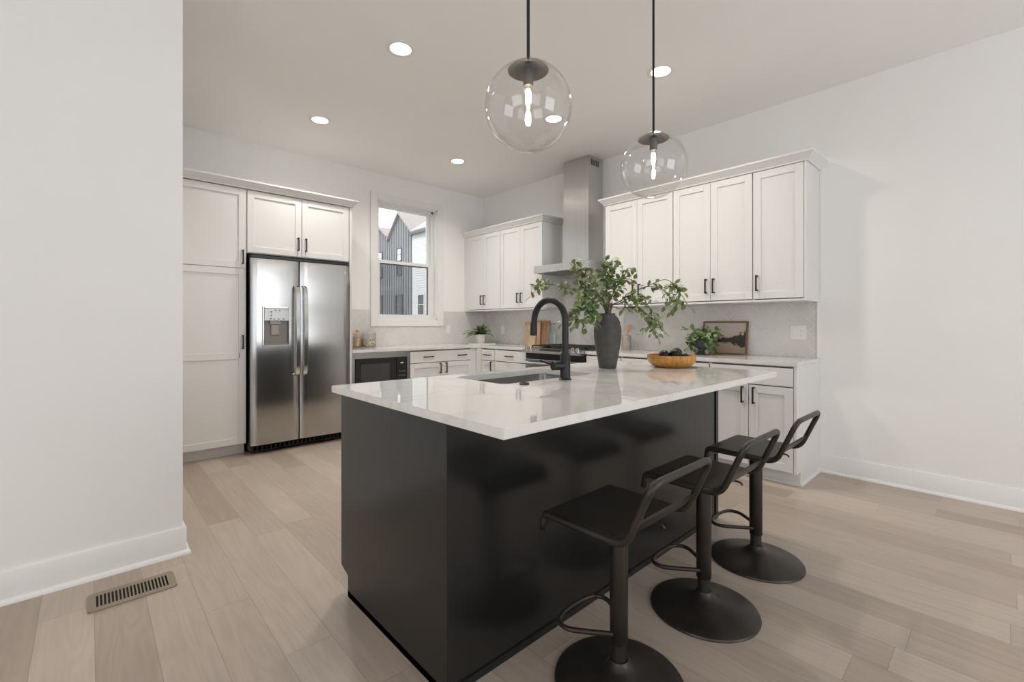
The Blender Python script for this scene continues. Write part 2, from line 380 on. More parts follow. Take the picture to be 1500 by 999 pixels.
BASE = [(0, 0), (.015, 0), (.015, .132), (.011, .139), (0, .139)]
SHOE = [(.015, 0), (.034, 0), (.0335, .006), (.031, .012), (.026, .017), (.020, .0195), (.015, .02)]
def baseboard(name, path, label):
    b = nb(); sweep(b, BASE, path); sweep(b, SHOE, path)
    structure(obj(name, b, M['trim'], smooth=30), label, 'baseboard')
baseboard('baseboard_right', [(XB, 1.03), (XB, YR)], 'white baseboard along the right wall')
baseboard('baseboard_left', [(XW, YP), (XP, YP), (XP, 4.70)][::1], 'white baseboard around the left wall end')

# ------------------------------------------------------------------ herringbone tile
def herringbone(bm, F, pl, u0, u1, z0, z1, ua, w=.0755, n=3, gap=.0036, th=.006):
    """tiles clipped to a rectangle; ua is the u of one zigzag axis"""
    t = nb(); Lt = w * n; c45 = math.sqrt(.5); per = 2 * n * w * c45; ua += per * round(((u0 + u1) / 2 - ua) / per)
    span = int(max(u1 - u0, z1 - z0) / w) + 8
    for i in range(-span, span):
        for k in range(-span // n, span // n + 1):
            for o in (0, 1):
                if o == 0: a0, b0, sa, sb = i + n * k, i - n * k, n, 1
                else: a0, b0, sa, sb = i + n + n * k, i + 1 - n - n * k, 1, n
                ca, cb = (a0 + sa / 2) * w, (b0 + sb / 2) * w
                cu = (ca - cb) * c45 + ua; cz = (ca + cb) * c45 + z0
                if cu < u0 - Lt or cu > u1 + Lt or cz < z0 - Lt or cz > z1 + Lt: continue
                pts = []
                for (x, y) in ((a0 * w + gap / 2, b0 * w + gap / 2), ((a0 + sa) * w - gap / 2, b0 * w + gap / 2), ((a0 + sa) * w - gap / 2, (b0 + sb) * w - gap / 2), (a0 * w + gap / 2, (b0 + sb) * w - gap / 2)):
                    pts.append(((x - y) * c45 + ua, (x + y) * c45 + z0))
                prism(t, pts, .002, th)           # u, z, w
    for co, no in (((u0, 0, 0), (-1, 0, 0)), ((u1, 0, 0), (1, 0, 0)), ((0, z0, 0), (0, -1, 0)), ((0, z1, 0), (0, 1, 0))):
        bmesh.ops.bisect_plane(t, geom=t.verts[:] + t.edges[:] + t.faces[:], plane_co=co, plane_no=no, clear_outer=True)
    for v in t.verts:
        u, z, ww_ = v.co
        v.co = (u, pl - ww_, z) if F == 'A' else (pl - ww_, u, z)
    me = bpy.data.meshes.new('t'); t.to_mesh(me); t.free(); bm.from_mesh(me); bpy.data.meshes.remove(me)
CT = .914; TZ = 1.385                     # counter top, tile top
b = nb(); herringbone(b, 'A', YA, 2.05, 2.555, CT, 1.37, 2.3); herringbone(b, 'A', YA, 2.555, 3.634, CT, 1.16, 2.3); herringbone(b, 'A', YA, 3.634, XB - .008, CT, 1.37, 2.3)
ta = obj('wall_tile_back', b, M['tile']); structure(ta, 'pale grey herringbone tile under the window', 'tile')
g = nb(); wbox(g, 'A', YA, 2.05, 2.555, CT, 1.37, 0, .0045); wbox(g, 'A', YA, 2.555, 3.634, CT, 1.16, 0, .0045); wbox(g, 'A', YA, 3.634, XB, CT, 1.37, 0, .0045)
obj('grout', g, M['grout'], ta)
b = nb(); herringbone(b, 'B', XB, 1.036, 2.86, CT, TZ, 1.425); herringbone(b, 'B', XB, 2.862, 3.768, CT, 1.80, 1.425); herringbone(b, 'B', XB, 3.77, YA - .008, CT, TZ, 1.425)
tb = obj('wall_tile_right', b, M['tile']); structure(tb, 'pale grey herringbone tile behind the range', 'tile')
g = nb(); wbox(g, 'B', XB, 1.036, 2.86, CT, TZ, 0, .0045); wbox(g, 'B', XB, 2.86, 3.77, CT, 1.80, 0, .0045); wbox(g, 'B', XB, 3.77, YA, CT, TZ, 0, .0045)
obj('grout', g, M['grout'], tb)
b = nb(); box(b, XB - .012, XB, 1.026, 1.036, CT, TZ, .002); structure(obj('trim_1', b, M['trim']), 'white edge strip ending the tile', 'trim')

# ------------------------------------------------------------------ kitchen window
win = bpy.data.objects.new('window_1', None); COL.objects.link(win); win.location = (3.085, YA, WZ0); structure(win, 'white single hung window over the counter', 'window')
b = nb(); cw = .086
wbox(b, 'A', YA, WX0 - cw, WX0, WZ0 - cw, WZ1 + .078, 0, .018, .002); wbox(b, 'A', YA, WX1, WX1 + .10, WZ0 - cw, WZ1 + .078, 0, .018, .002)
wbox(b, 'A', YA, WX0, WX1, WZ1, WZ1 + .078, 0, .018, .002); wbox(b, 'A', YA, WX0, WX1, WZ0 - cw, WZ0, 0, .018, .002)
obj('window_casing', b, M['trim'], win)
b = nb(); t = .016
box(b, WX0, WX0 + t, YA, YA + .16, WZ0, WZ1); box(b, WX1 - t, WX1, YA, YA + .16, WZ0, WZ1)
box(b, WX0, WX1, YA, YA + .16, WZ1 - t, WZ1); box(b, WX0, WX1, YA, YA + .16, WZ0, WZ0 + t)
box(b, WX0 + t, WX0 + .035, YA + .07, YA + .16, WZ0, WZ1); box(b, WX1 - .05, WX1 - t, YA + .07, YA + .16, WZ0, WZ1); box(b, WX0, WX1, YA + .07, YA + .16, WZ1 - .04, WZ1)
obj('window_frame', b, M['white'], win)
def sash(name, x0, x1, z0, z1, y, st, rt, rb, pane):
    b = nb(); box(b, x0, x0 + st, y, y + .035, z0, z1, .003); box(b, x1 - st, x1, y, y + .035, z0, z1, .003)
    box(b, x0 + st, x1 - st, y, y + .035, z1 - rt, z1, .003); box(b, x0 + st, x1 - st, y, y + .035, z0, z0 + rb, .003)
    s = obj(name, b, M['white'], win)
    g = nb(); box(g, x0 + st, x1 - st, y + .015, y + .019, z0 + rb, z1 - rt); obj('glass_pane', g, M[pane], s)
    return s
sash('upper_sash', WX0 + .035, WX1 - .05, 1.975, WZ1 - .03, YA + .105, .045, .04, .035, 'pane')
lo = sash('lower_sash', WX0 + .035, WX1 - .05, WZ0 + .012, 2.015, YA + .07, .042, .04, .055, 'screenpane')
b = nb(); g0 = .0025                                  # dark bead around the lower glass
x0, x1, z0, z1 = WX0 + .077, WX1 - .092, WZ0 + .067, 1.975
for q in ((x0, x0 + .012, z0, z1), (x1 - .014, x1, z0, z1), (x0, x1, z1 - .014, z1)): box(b, q[0], q[1], YA + .088, YA + .098, q[2], q[3])
obj('screen_frame', b, M['greyplastic'], lo)

# ------------------------------------------------------------------ cabinets
def shaker(bm, F, pl, u0, u1, z0, z1, rail=.058, t=.02, rec=.009):
    """recessed-panel door: bevelled slab whose front face is inset and pushed back"""
    wbox(bm, F, pl, u0, u0 + rail, z0, z1, 0, t, .0015); wbox(bm, F, pl, u1 - rail, u1, z0, z1, 0, t, .0015)
    wbox(bm, F, pl, u0 + rail, u1 - rail, z1 - rail, z1, 0, t, .0015); wbox(bm, F, pl, u0 + rail, u1 - rail, z0, z0 + rail, 0, t, .0015)
    wbox(bm, F, pl, u0 + rail - .002, u1 - rail + .002, z0 + rail - .002, z1 - rail + .002, 0, t - rec)
def pull(parent, F, pl, u, z, vertical=True, ln=.128):
    """black bar pull standing off plane pl"""
    b = nb(); h = ln / 2; s = .0055
    if vertical:
        wbox(b, F, pl, u - s, u + s, z - h, z + h, .026, .037, .0015)
        for q in (-1, 1): wbox(b, F, pl, u - s, u + s, z + q * (h - .006) - .0055, z + q * (h - .006) + .0055, 0, .03)
    else:
        wbox(b, F, pl, u - h, u + h, z - s, z + s, .026, .037, .0015)
        for q in (-1, 1): wbox(b, F, pl, u + q * (h - .006) - .0055, u + q * (h - .006) + .0055, z - s, z + s, 0, .03)
    return obj('handle', b, M['black'], parent)
G = .0016                                            # half the gap between fronts
def door(par, F, pl, u0, u1, z0, z1, hu=None, hz=None, midrail=None, name='door'):
    b = nb()
    if midrail:
        shaker(b, F, pl, u0 + G, u1 - G, z0 + G, z1 - G)
        wbox(b, F, pl, u0 + .05, u1 - .05, midrail - .03, midrail + .03, .005, .02, .0015)
    else: shaker(b, F, pl, u0 + G, u1 - G, z0 + G, z1 - G)
    d = obj(name, b, M['cabinet'], par)
    if hu is not None: pull(d, F, pl - (-.02 if False else 0) - .02, hu, hz)
    return d
def drawer(par, F, pl, u0, u1, z0, z1, handles=()):
    b = nb(); wbox(b, F, pl, u0 + G, u1 - G, z0 + G, z1 - G, 0, .02, .002)
    d = obj('drawer', b, M['cabinet'], par)
    for u in handles: pull(d, F, pl - .02, u, (z0 + z1) / 2, False)
    return d
def carcass(par, F, wallpl, pl, u0, u1, z0, z1, toe=None):
    b = nb(); d = wallpl - pl
    wbox(b, F, wallpl, u0, u1, z0, z1, .001, d - .002)
    if toe: wbox(b, F, wallpl, u0, u1, 0, z0, .001, d - toe)
    c = obj('carcass', b, M['cabinet'], par)
    g = nb(); wbox(g, F, wallpl, u0 + .012, u1 - .012, z0 + .008, z1 - .008, d - .002, d - .0005); obj('shadow_gap', g, M['seam'], par)
    return c

# window wall: pantry, cabinet over the refrigerator
PA = 4.72                                             # carcass front, doors stand 2 cm proud at 4.70
t = thing('pantry_cabinet', 'tall white pantry cabinet left of the refrigerator', 'cabinet', (.78, 5.0, 0))
carcass(t, 'A', YA, PA, .362, 1.054, .1, 2.425, .07)
door(t, 'A', PA, .50, 1.052, 1.699, 2.42, 1.022, 1.80)
door(t, 'A', PA, .50, 1.052, .105, 1.698, 1.022, 1.03, midrail=.905)
b = nb(); wbox(b, 'A', PA, .364, .497, .105, 2.42, -.03, .018); obj('filler_strip', b, M['cabinet'], t)
t = thing('wall_cabinet', 'white two door cabinet above the refrigerator', 'cabinet', (1.54, 5.0, 1.84))
carcass(t, 'A', YA, PA, 1.056, 2.016, 1.845, 2.425)
door(t, 'A', PA, 1.06, 1.536, 1.85, 2.42, 1.50, 1.97)
door(t, 'A', PA, 1.538, 2.012, 1.85, 2.42, 1.573, 1.97)
b = nb(); box(b, 2.02, 2.046, PA - .02, YA - .001, 0, 2.425, .002)
tag(obj('end_panel', b, M['cabinet'], loc=(2.033, 5.0, 0)), 'white full height panel right of the refrigerator', 'panel')
CROWN = [(0, 0), (.010, 0), (.014, .012), (.03, .03), (.048, .05), (.055, .056), (.055, .07), (0, .07)]
b = nb(); sweep(b, CROWN, [(.366, PA - .018), (2.048, PA - .018), (2.048, YA - .001)]); box(b, .364, 2.046, PA - .016, YA - .001, 2.427 - 2.427, .004)
shift(b, (0, 0, 2.427))
tag(obj('crown_molding', b, M['cabinet'], loc=(1.2, 5.0, 2.427)), 'white crown molding over pantry and refrigerator cabinets', 'molding')

# window wall: base run
BA = 4.74
t = thing('base_cabinet', 'white base cabinet with wide two handle drawer under the window', 'cabinet', (3.21, 5.0, 0))
carcass(t, 'A', YA, BA, 2.752, 3.665, .1, .884, .07)
drawer(t, 'A', BA, 2.756, 3.662, .73, .868, (3.00, 3.50))
door(t, 'A', BA, 2.756, 3.208, .105, .725, 3.165, .655); door(t, 'A', BA, 3.21, 3.662, .105, .725, 3.253, .655)
t = thing('corner_cabinet', 'white corner filler between the two base runs', 'cabinet', (4.0, 5.0, 0))
b = nb(); box(b, 3.667, 4.356, 4.74, 5.331, .1, .884); box(b, 3.742, 4.356, 4.628, 4.738, .1, .884); box(b, 3.80, 4.356, 4.75, 5.331, 0, .1); obj('carcass', b, M['cabinet'], t)

# microwave in its cabinet
t = thing('microwave_cabinet', 'white base cabinet housing the microwave beside the refrigerator', 'cabinet', (2.4, 5.0, 0))
b = nb(); box(b, 2.048, 2.066, BA, 5.331, .1, .884); box(b, 2.732, 2.75, BA, 5.331, .1, .884); box(b, 2.067, 2.731, 5.25, 5.331, .1, .884); box(b, 2.067, 2.731, BA, 5.249, .1, .36); box(b, 2.048, 2.75, BA + .07, 5.331, 0, .099)
obj('carcass', b, M['cabinet'], t); drawer(t, 'A', BA, 2.05, 2.748, .105, .38, (2.4,))
t = thing('microwave', 'built in black glass microwave with steel trim under the counter', 'microwave', (2.4, 4.95, .40))
b = nb(); box(b, 2.085, 2.715, BA + .01, 5.2, .42, .85); obj('body', b, M['darkplastic'], t)
b = nb(); z0, z1 = .39, .882
for q in ((2.052, 2.085, z0, z1), (2.712, 2.748, z0, z1), (2.085, 2.712, .815, z1), (2.085, 2.712, z0, .43)): box(b, q[0], q[1], BA - .022, BA, q[2], q[3], .0015)
obj('trim_frame', b, M['steel'], t)
b = nb(); box(b, 2.088, 2.572, BA - .028, BA + .009, .435, .812, .003); dr = obj('door', b, M['blackglass'], t)
b = nb(); box(b, 2.15, 2.49, BA - .0295, BA - .028, .49, .755); obj('window_panel', b, mat('microwave_window', (.045, .045, .046), .12), dr)
b = nb(); box(b, 2.576, 2.709, BA - .028, BA + .009, .435, .812, .003); cp = obj('control_panel', b, M['blackglass'], t)
b = nb(); box(b, 2.625, 2.662, BA - .0292, BA - .028, .742, .756); obj('display', b, M['paleplastic'], cp)
for i in range(4):
    for j in range(3):
        b = nb(); box(b, 2.605 + j * .03, 2.622 + j * .03, BA - .0292, BA - .028, .50 + i * .05, .506 + i * .05); obj('button', b, M['greyplastic'], cp)

# hood wall: base run
BB = 3.765
def base_b(y0, y1, label): 
    t = thing('base_cabinet', label, 'cabinet', (4.05, (y0 + y1) / 2, 0)); carcass(t, 'B', XB, BB, y0, y1, .1, .884, .07); return t
t = base_b(4.358, 4.626, 'narrow white base cabinet nearest the corner')
drawer(t, 'B', BB, 4.36, 4.622, .73, .868, (4.49,)); door(t, 'B', BB, 4.36, 4.622, .105, .725, 4.405, .655)
t = base_b(3.792, 4.356, 'white drawer base cabinet left of the range')
drawer(t, 'B', BB, 3.795, 4.354, .73, .868, (4.075,)); drawer(t, 'B', BB, 3.795, 4.354, .42, .725, (4.075,)); drawer(t, 'B', BB, 3.795, 4.354, .105, .415, (4.075,))
t = base_b(2.502, 2.92, 'white base cabinet right of the range behind the vase')
drawer(t, 'B', BB, 2.505, 2.917, .73, .868, (2.71,)); door(t, 'B', BB, 2.505, 2.917, .105, .725, 2.55, .655)
t = base_b(1.648, 2.50, 'white base cabinet behind the wooden bowl')
drawer(t, 'B', BB, 1.651, 2.497, .73, .868, (2.074,)); door(t, 'B', BB, 1.651, 2.073, .105, .725, 2.03, .655); door(t, 'B', BB, 2.075, 2.497, .105, .725, 2.12, .655)
t = base_b(1.034, 1.646, 'white end base cabinet behind the farthest stool')
drawer(t, 'B', BB, 1.037, 1.643, .73, .868, (1.50,)); door(t, 'B', BB, 1.037, 1.343, .105, .725, 1.303, .645); door(t, 'B', BB, 1.345, 1.643, .105, .725, 1.385, .645)
b = nb()                                              # finished end skin with toe notch
for q in ((3.748, XB - .001, .1, .884), (3.836, XB - .001, 0, .1)): box(b, q[0], q[1], 1.016, 1.034, q[2], q[3])
obj('end_panel', b, M['cabinet'], t)
b = nb(); sweep(b, [(0, 0), (.015, 0), (.012, .012), (0, .016)], [(3.836, 1.6), (3.836, 1.016), (XB - .001, 1.016)][::-1] if False else [(3.836, 1.63), (3.836, 1.016), (4.32, 1.016)]); obj('shoe_mold', b, M['cabinet'], t)

# hood wall: upper cabinets
UB = 4.02; UZ0, UZ1 = 1.395, 2.435
def upper(y0, y1, label, hs, end=None):
    t = thing('wall_cabinet', label, 'cabinet', (4.2, (y0 + y1) / 2, UZ0)); carcass(t, 'B', XB, UB, y0, y1, UZ0 - .012, UZ1)
    b = nb(); wbox(b, 'B', XB, y0, y1, UZ0 - .022, UZ0 - .006, .001, XB - UB + .016, .001); obj('light_rail', b, M['cabinet'], t)
    if hs == 1: door(t, 'B', UB, y0 + .002, y1 - .002, UZ0, UZ1, y1 - .035, UZ0 + .13)
    else:
        m = (y0 + y1) / 2; door(t, 'B', UB, y0 + .002, m, UZ0, UZ1, m - .033, UZ0 + .13); door(t, 'B', UB, m, y1 - .002, UZ0, UZ1, m + .033, UZ0 + .13)
    return t
upper(4.545, 5.24, 'white two door wall cabinet nearest the back corner', 2)
b = nb(); wbox(b, 'B', XB, 5.242, YA - .001, UZ0 - .022, UZ1, .001, XB - UB + .016); tag(obj('filler_panel', b, M['cabinet'], loc=(4.2, 5.29, UZ0)), 'white filler strip between corner wall and upper cabinets', 'panel')
upper(3.777, 4.543, 'white two door wall cabinet left of the range hood', 2)
upper(2.102, 2.862, 'white two door wall cabinet right of the range hood', 2)
upper(1.404, 2.10, 'white two door wall cabinet above the landscape picture', 2)
t = upper(1.034, 1.402, 'white single door wall cabinet at the right end', 1)
b = nb(); box(b, 4.0, XB - .001, 1.018, 1.034, UZ0 - .022, UZ1); box(b, XB - .012, XB - .001, 1.012, 1.018, UZ0 - .022, UZ1); obj('end_panel', b, M['cabinet'], t)
b = nb(); sweep(b, CROWN, [(XB - .001, 3.775), (4.002, 3.775), (4.002, YA - .001)][::-1]); box(b, 4.004, XB - .001, 3.777, YA - .001, 0, .004); shift(b, (0, 0, UZ1 + .001))
tag(obj('crown_molding', b, M['cabinet'], loc=(4.2, 4.5, UZ1)), 'white crown molding left of the range hood', 'molding')
b = nb(); sweep(b, CROWN, [(XB - .001, 1.016), (4.002, 1.016), (4.002, 2.864), (XB - .001, 2.864)][::-1]); box(b, 4.004, XB - .001, 1.018, 2.862, 0, .004); shift(b, (0, 0, UZ1 + .001))
tag(obj('crown_molding', b, M['cabinet'], loc=(4.2, 2.0, UZ1)), 'white crown molding right of the range hood', 'molding')

# counters
def slab(name, polys, label, z0=.884, z1=CT):
    b = nb()
    for p in polys: prism(b, p, z0, z1)
    bmesh.ops.remove_doubles(b, verts=b.verts, dist=1e-5)
    es = [e for e in b.edges if abs(e.verts[0].co.z - e.verts[1].co.z) < 1e-6 and e.verts[0].co.z > z1 - 1e-4]
    bmesh.ops.bevel(b, geom=es, offset=.002, segments=2, affect='EDGES')
    c = (sum(p[0] for p in polys[0]) / len(polys[0]), sum(p[1] for p in polys[0]) / len(polys[0]), z0)
    return tag(obj(name, b, M['quartz'], loc=c), label, 'countertop')
slab('countertop', [[(2.05, 4.70), (3.74, 4.70), (3.74, 3.79), (XB - .008, 3.79), (XB - .008, YA - .008), (2.05, YA - .008)]], 'white quartz corner countertop running under the window')
slab('countertop', [[(3.74, 1.008), (XB - .008, 1.008), (XB - .008, 2.924), (3.74, 2.924)]], 'white quartz countertop right of the range')

# ------------------------------------------------------------------ refrigerator
t = thing('refrigerator', 'stainless steel side by side refrigerator with dispenser', 'refrigerator', (1.51, 4.95, 0))
FY = 4.64
b = nb(); box(b, 1.072, 1.972, FY + .012, 5.30, .03, 1.795, .004); box(b, 1.075, 1.968, FY - .02, FY + .2, 1.795, 1.82, .004); obj('body', b, M['darkplastic'], t)
def fridge_door(x0, x1):
    b = nb(); n = 14; pts = []
    for i in range(n + 1):
        s = i / n; e = min(s, 1 - s); k = .006 * (1 - (2 * s - 1) ** 2) + (.012 * math.sqrt(max(0, 1 - (1 - min(1, e / .045)) ** 2)))
        pts.append((x0 + s * (x1 - x0), FY - .025 - k))
    pts += [(x1, FY + .008), (x0, FY + .008)]
    prism(b, pts, .09, 1.79)
    return obj('door', b, M['steel'], t, smooth=35)
dl = fridge_door(1.068, 1.480); drr = fridge_door(1.490, 1.974)
b = nb(); box(b, 1.172, 1.388, FY - .2, FY - .012, 1.00, 1.335); cut(dl, b)
def fhandle(par, x):
    b = nb(); path = [(x, FY - .05, .70), (x, FY - .10, .74), (x, FY - .115, .95), (x, FY - .12, 1.13), (x, FY - .115, 1.32), (x, FY - .10, 1.52), (x, FY - .05, 1.56)]
    P = smooth_path(path, 5); k = []
    for p in P: k.append([b.verts.new((p.x - .021, p.y + .008, p.z)), b.verts.new((p.x - .016, p.y, p.z)), b.verts.new((p.x + .016, p.y, p.z)), b.verts.new((p.x + .021, p.y + .008, p.z)), b.verts.new((p.x + .021, p.y + .016, p.z)), b.verts.new((p.x - .021, p.y + .016, p.z))])
    for A, B in zip(k, k[1:]):
        for j in range(6): b.faces.new((A[j], A[(j + 1) % 6], B[(j + 1) % 6], B[j]))
    b.faces.new(k[0][::-1]); b.faces.new(k[-1])
    obj('handle', b, M['chrome'], par, smooth=40)
fhandle(dl, 1.450); fhandle(drr, 1.520)
b = nb(); z0, z1 = .985, 1.352                                          # dispenser surround
for q in ((1.158, 1.174, z0, z1), (1.386, 1.402, z0, z1), (1.174, 1.386, 1.335, z1), (1.174, 1.386, z0, 1.0)): box(b, q[0], q[1], FY - .052, FY - .02, q[2], q[3], .004)
ds = obj('dispenser', b, M['steel'], t)
b = nb(); box(b, 1.174, 1.386, FY - .018, FY - .0125, 1.0, 1.335); box(b, 1.174, 1.178, FY - .045, FY - .012, 1.0, 1.335); box(b, 1.382, 1.386, FY - .045, FY - .012, 1.0, 1.335); box(b, 1.18, 1.38, FY - .046, FY - .012, 1.0, 1.012); obj('recess', b, M['greyplastic'], ds)
b = nb()
for i in range(7):
    x = 1.177 + i * .0298; box(b, x, x + .0298, FY - .047 - .006 * math.sin(PI * (i + .5) / 7), FY - .012, 1.225, 1.333)
obj('display_panel', b, M['paleplastic'], ds)
for (x, z) in ((1.225, 1.30), (1.262, 1.312), (1.295, 1.312), (1.225, 1.265), (1.22, 1.237), (1.25, 1.234), (1.285, 1.234), (1.33, 1.236)):
    b = nb(); box(b, x, x + .014, FY - .056, FY - .05, z, z + .010); obj('button', b, M['greyplastic'], ds)
b = nb(); box(b, 1.235, 1.305, FY - .034, FY - .02, 1.09, 1.19, .006); box(b, 1.225, 1.315, FY - .042, FY - .02, 1.19, 1.224); obj('paddle', b, mat('dispenser_paddle', (.33, .30, .27), .4), ds)
b = nb(); cyl(b, (1.925, FY - .0395, 1.72), (1.925, FY - .0335, 1.72), .017, 24); bd = obj('badge', b, M['chrome'], drr)
b = nb(); tube(b, [(1.925 + .0135 * math.cos(a * PI / 12), FY - .040, 1.72 + .0135 * math.sin(a * PI / 12)) for a in range(24)], .0012, 6, closed=True)
tube(b, [(1.925 + x, FY - .040, 1.72 + z) for x, z in ((-.001, .005), (-.006, .006), (-.008, 0), (-.004, -.006), (0, -.001), (.003, .006), (.007, .004), (.003, 0), (.007, -.004), (.003, -.006))], .001, 6); obj('emblem', b, M['greyplastic'], bd)
b = nb(); box(b, 1.085, 1.96, FY + .02, FY + .03, .025, .088)
for i in range(22): box(b, 1.10 + i * .039, 1.125 + i * .039, FY + .012, FY + .02, .035, .075)
obj('base_grille', b, M['darkplastic'], t)
for x in (1.11, 1.935): b = nb(); cyl(b, (x, FY + .08, 0), (x, FY + .08, .031), .018, 12); obj('foot', b, M['darkplastic'], t)
b = nb(); box(b, 1.055, 1.066, FY - .01, FY + .05, .045, 1.835); obj('hinge_strip', b, M['darkplastic'], t) if False else b.free()

# ------------------------------------------------------------------ range hood
t = thing('range_hood', 'stainless chimney range hood over the range', 'range hood', (4.15, 3.37, 1.79))
b = nb(); h0, h1, y0, y1 = 1.79, 1.868, 2.985, 3.785; fx = 3.865
for q in ((fx, fx + .02, y0, y1), (XB - .02, XB - .001, y0, y1), (fx + .02, XB - .02, y0, y0 + .02), (fx + .02, XB - .02, y1 - .02, y1)): box(b, q[0], q[1], q[2], q[3], h0, h1)
box(b, fx, XB - .001, y0, y1, h1, h1 + .006); cn = obj('canopy', b, M['hood'], t)
b = nb(); box(b, fx + .02, XB - .02, y0 + .02, y1 - .02, h0 + .012, h0 + .02); und = obj('underside', b, M['hood'], cn)
b = nb()
for k in range(2):
    a = y0 + .06 + k * .345
    box(b, fx + .10, XB - .06, a, a + .335, h0 + .006, h0 + .012)
obj('filter', b, M['sink'], cn)
for k in (-1, 0, 1):
    b = nb(); box(b, fx - .003, fx, 3.385 + k * .035 - .009, 3.385 + k * .035 + .009, 1.824, 1.836, .001)
    obj('button', b, M['chrome'], cn)
c0, c1, cx = 3.150, 3.520, 4.088
b = nb(); box(b, cx, XB - .001, c0, c1, 1.874, 2.62, .002); box(b, cx + .003, XB - .001, c0 + .003, c1 - .003, 2.62, ZC - .001); ch = obj('chimney', b, M['hood'], t)
b = nb()
for i in range(7): box(b, cx + .05 + i * .022, cx + .062 + i * .022, c0 + .0015, c0 + .004, ZC - .10, ZC - .035)
obj('vent_slots', b, M['dark'], ch)

# ------------------------------------------------------------------ gas range
t = thing('gas_range', 'stainless gas range with black grates in the hood wall', 'range', (4.0, 3.357, 0))
r0, r1 = 2.928, 3.786
b = nb(); box(b, 3.76, 4.33, r0, r1, .03, .885); box(b, 3.80, 4.30, r0 + .03, r1 - .03, 0, .03); obj('body', b, M['darkplastic'], t)
b = nb(); box(b, 3.742, 4.335, r0, r1, .886, .918, .003); ck = obj('cooktop', b, mat('cooktop_enamel', (.02, .02, .021), .2), t)
b = nb()                                              # slanted control panel
prof = [(3.762, .922), (3.735, .922), (3.66, .893), (3.655, .868), (3.762, .868)]
A = [b.verts.new((x, r0, z)) for x, z in prof]; B_ = [b.verts.new((x, r1, z)) for x, z in prof]
for i in range(5): b.faces.new((A[i], A[(i + 1) % 5], B_[(i + 1) % 5], B_[i]))
b.faces.new(A[::-1]); b.faces.new(B_); cp = obj('control_panel', b, M['steel'], t)
nrm = Vector((-.029, 0, .075)).normalized()
for y in (3.735, 3.675, 3.05, 2.985):
    b = nb(); c = Vector((3.698, y, .908)); cyl(b, c, c + nrm * .012, .024, 24); cyl(b, c + nrm * .012, c + nrm * .035, .021, 24, .017); obj('knob', b, M['chrome'], t, smooth=40)
b = nb(); c = Vector((3.698, 3.37, .908)); tv = Vector((.075, 0, .029)).normalized()
q = [c + tv * a * .025 + Vector((0, s * .15, 0)) for a, s in ((-1, -1), (1, -1), (1, 1), (-1, 1))]
lo_, hi_ = [b.verts.new(p) for p in q], [b.verts.new(p + nrm * .002) for p in q]
for i in range(4): b.faces.new((lo_[i], lo_[(i + 1) % 4], hi_[(i + 1) % 4], hi_[i]))
b.faces.new(lo_[::-1]); b.faces.new(hi_); obj('display', b, M['blackglass'], cp)
for k in range(3):                                    # three cast iron grates
    a = r0 + .03 + k * .27; b = nb(); z = .948
    for (x0, x1, y0, y1) in ((3.80, 4.30, a, a + .014), (3.80, 4.30, a + .243, a + .257), (3.80, 3.814, a, a + .257), (4.286, 4.30, a, a + .257), (4.04, 4.054, a, a + .257), (3.80, 4.30, a + .122, a + .135)): box(b, x0, x1, y0, y1, z - .014, z, .002)
    for x in (3.80, 4.286, 4.04):
        for y in (a, a + .243): box(b, x, x + .014, y, y + .014, .9185, z - .013)
    obj('grate', b, M['castiron'], t)
for (x, y) in ((3.93, 3.08), (4.18, 3.08), (3.93, 3.63), (4.18, 3.63), (4.05, 3.357)):
    b = nb(); lathe(b, [(.05, 0), (.05, .006), (.036, .008), (.036, .016), (0, .018)], (x, y, .918), 24); obj('burner', b, M['castiron'], t, smooth=40)
b = nb(); box(b, 3.735, 3.76, r0 + .002, r1 - .002, .80, .866, .003); obj('vent_trim', b, M['darkplastic'], t)
b = nb(); box(b, 3.72, 3.76, r0 + .004, r1 - .004, .22, .795, .006); od = obj('oven_door', b, M['steel'], t)
b = nb(); box(b, 3.718, 3.7205, r0 + .09, r1 - .09, .32, .62); obj('oven_window', b, M['blackglass'], od)
b = nb(); tube(b, round_path([(3.722, r0 + .05, .755), (3.672, r0 + .05, .755), (3.66, 3.357, .755), (3.672, r1 - .05, .755), (3.722, r1 - .05, .755)], .03, 6), .013, 12); obj('handle', b, M['chrome'], od, smooth=True)
b = nb(); box(b, 3.725, 3.76, r0 + .004, r1 - .004, .05, .212, .004); obj('drawer', b, M['steel'], t)

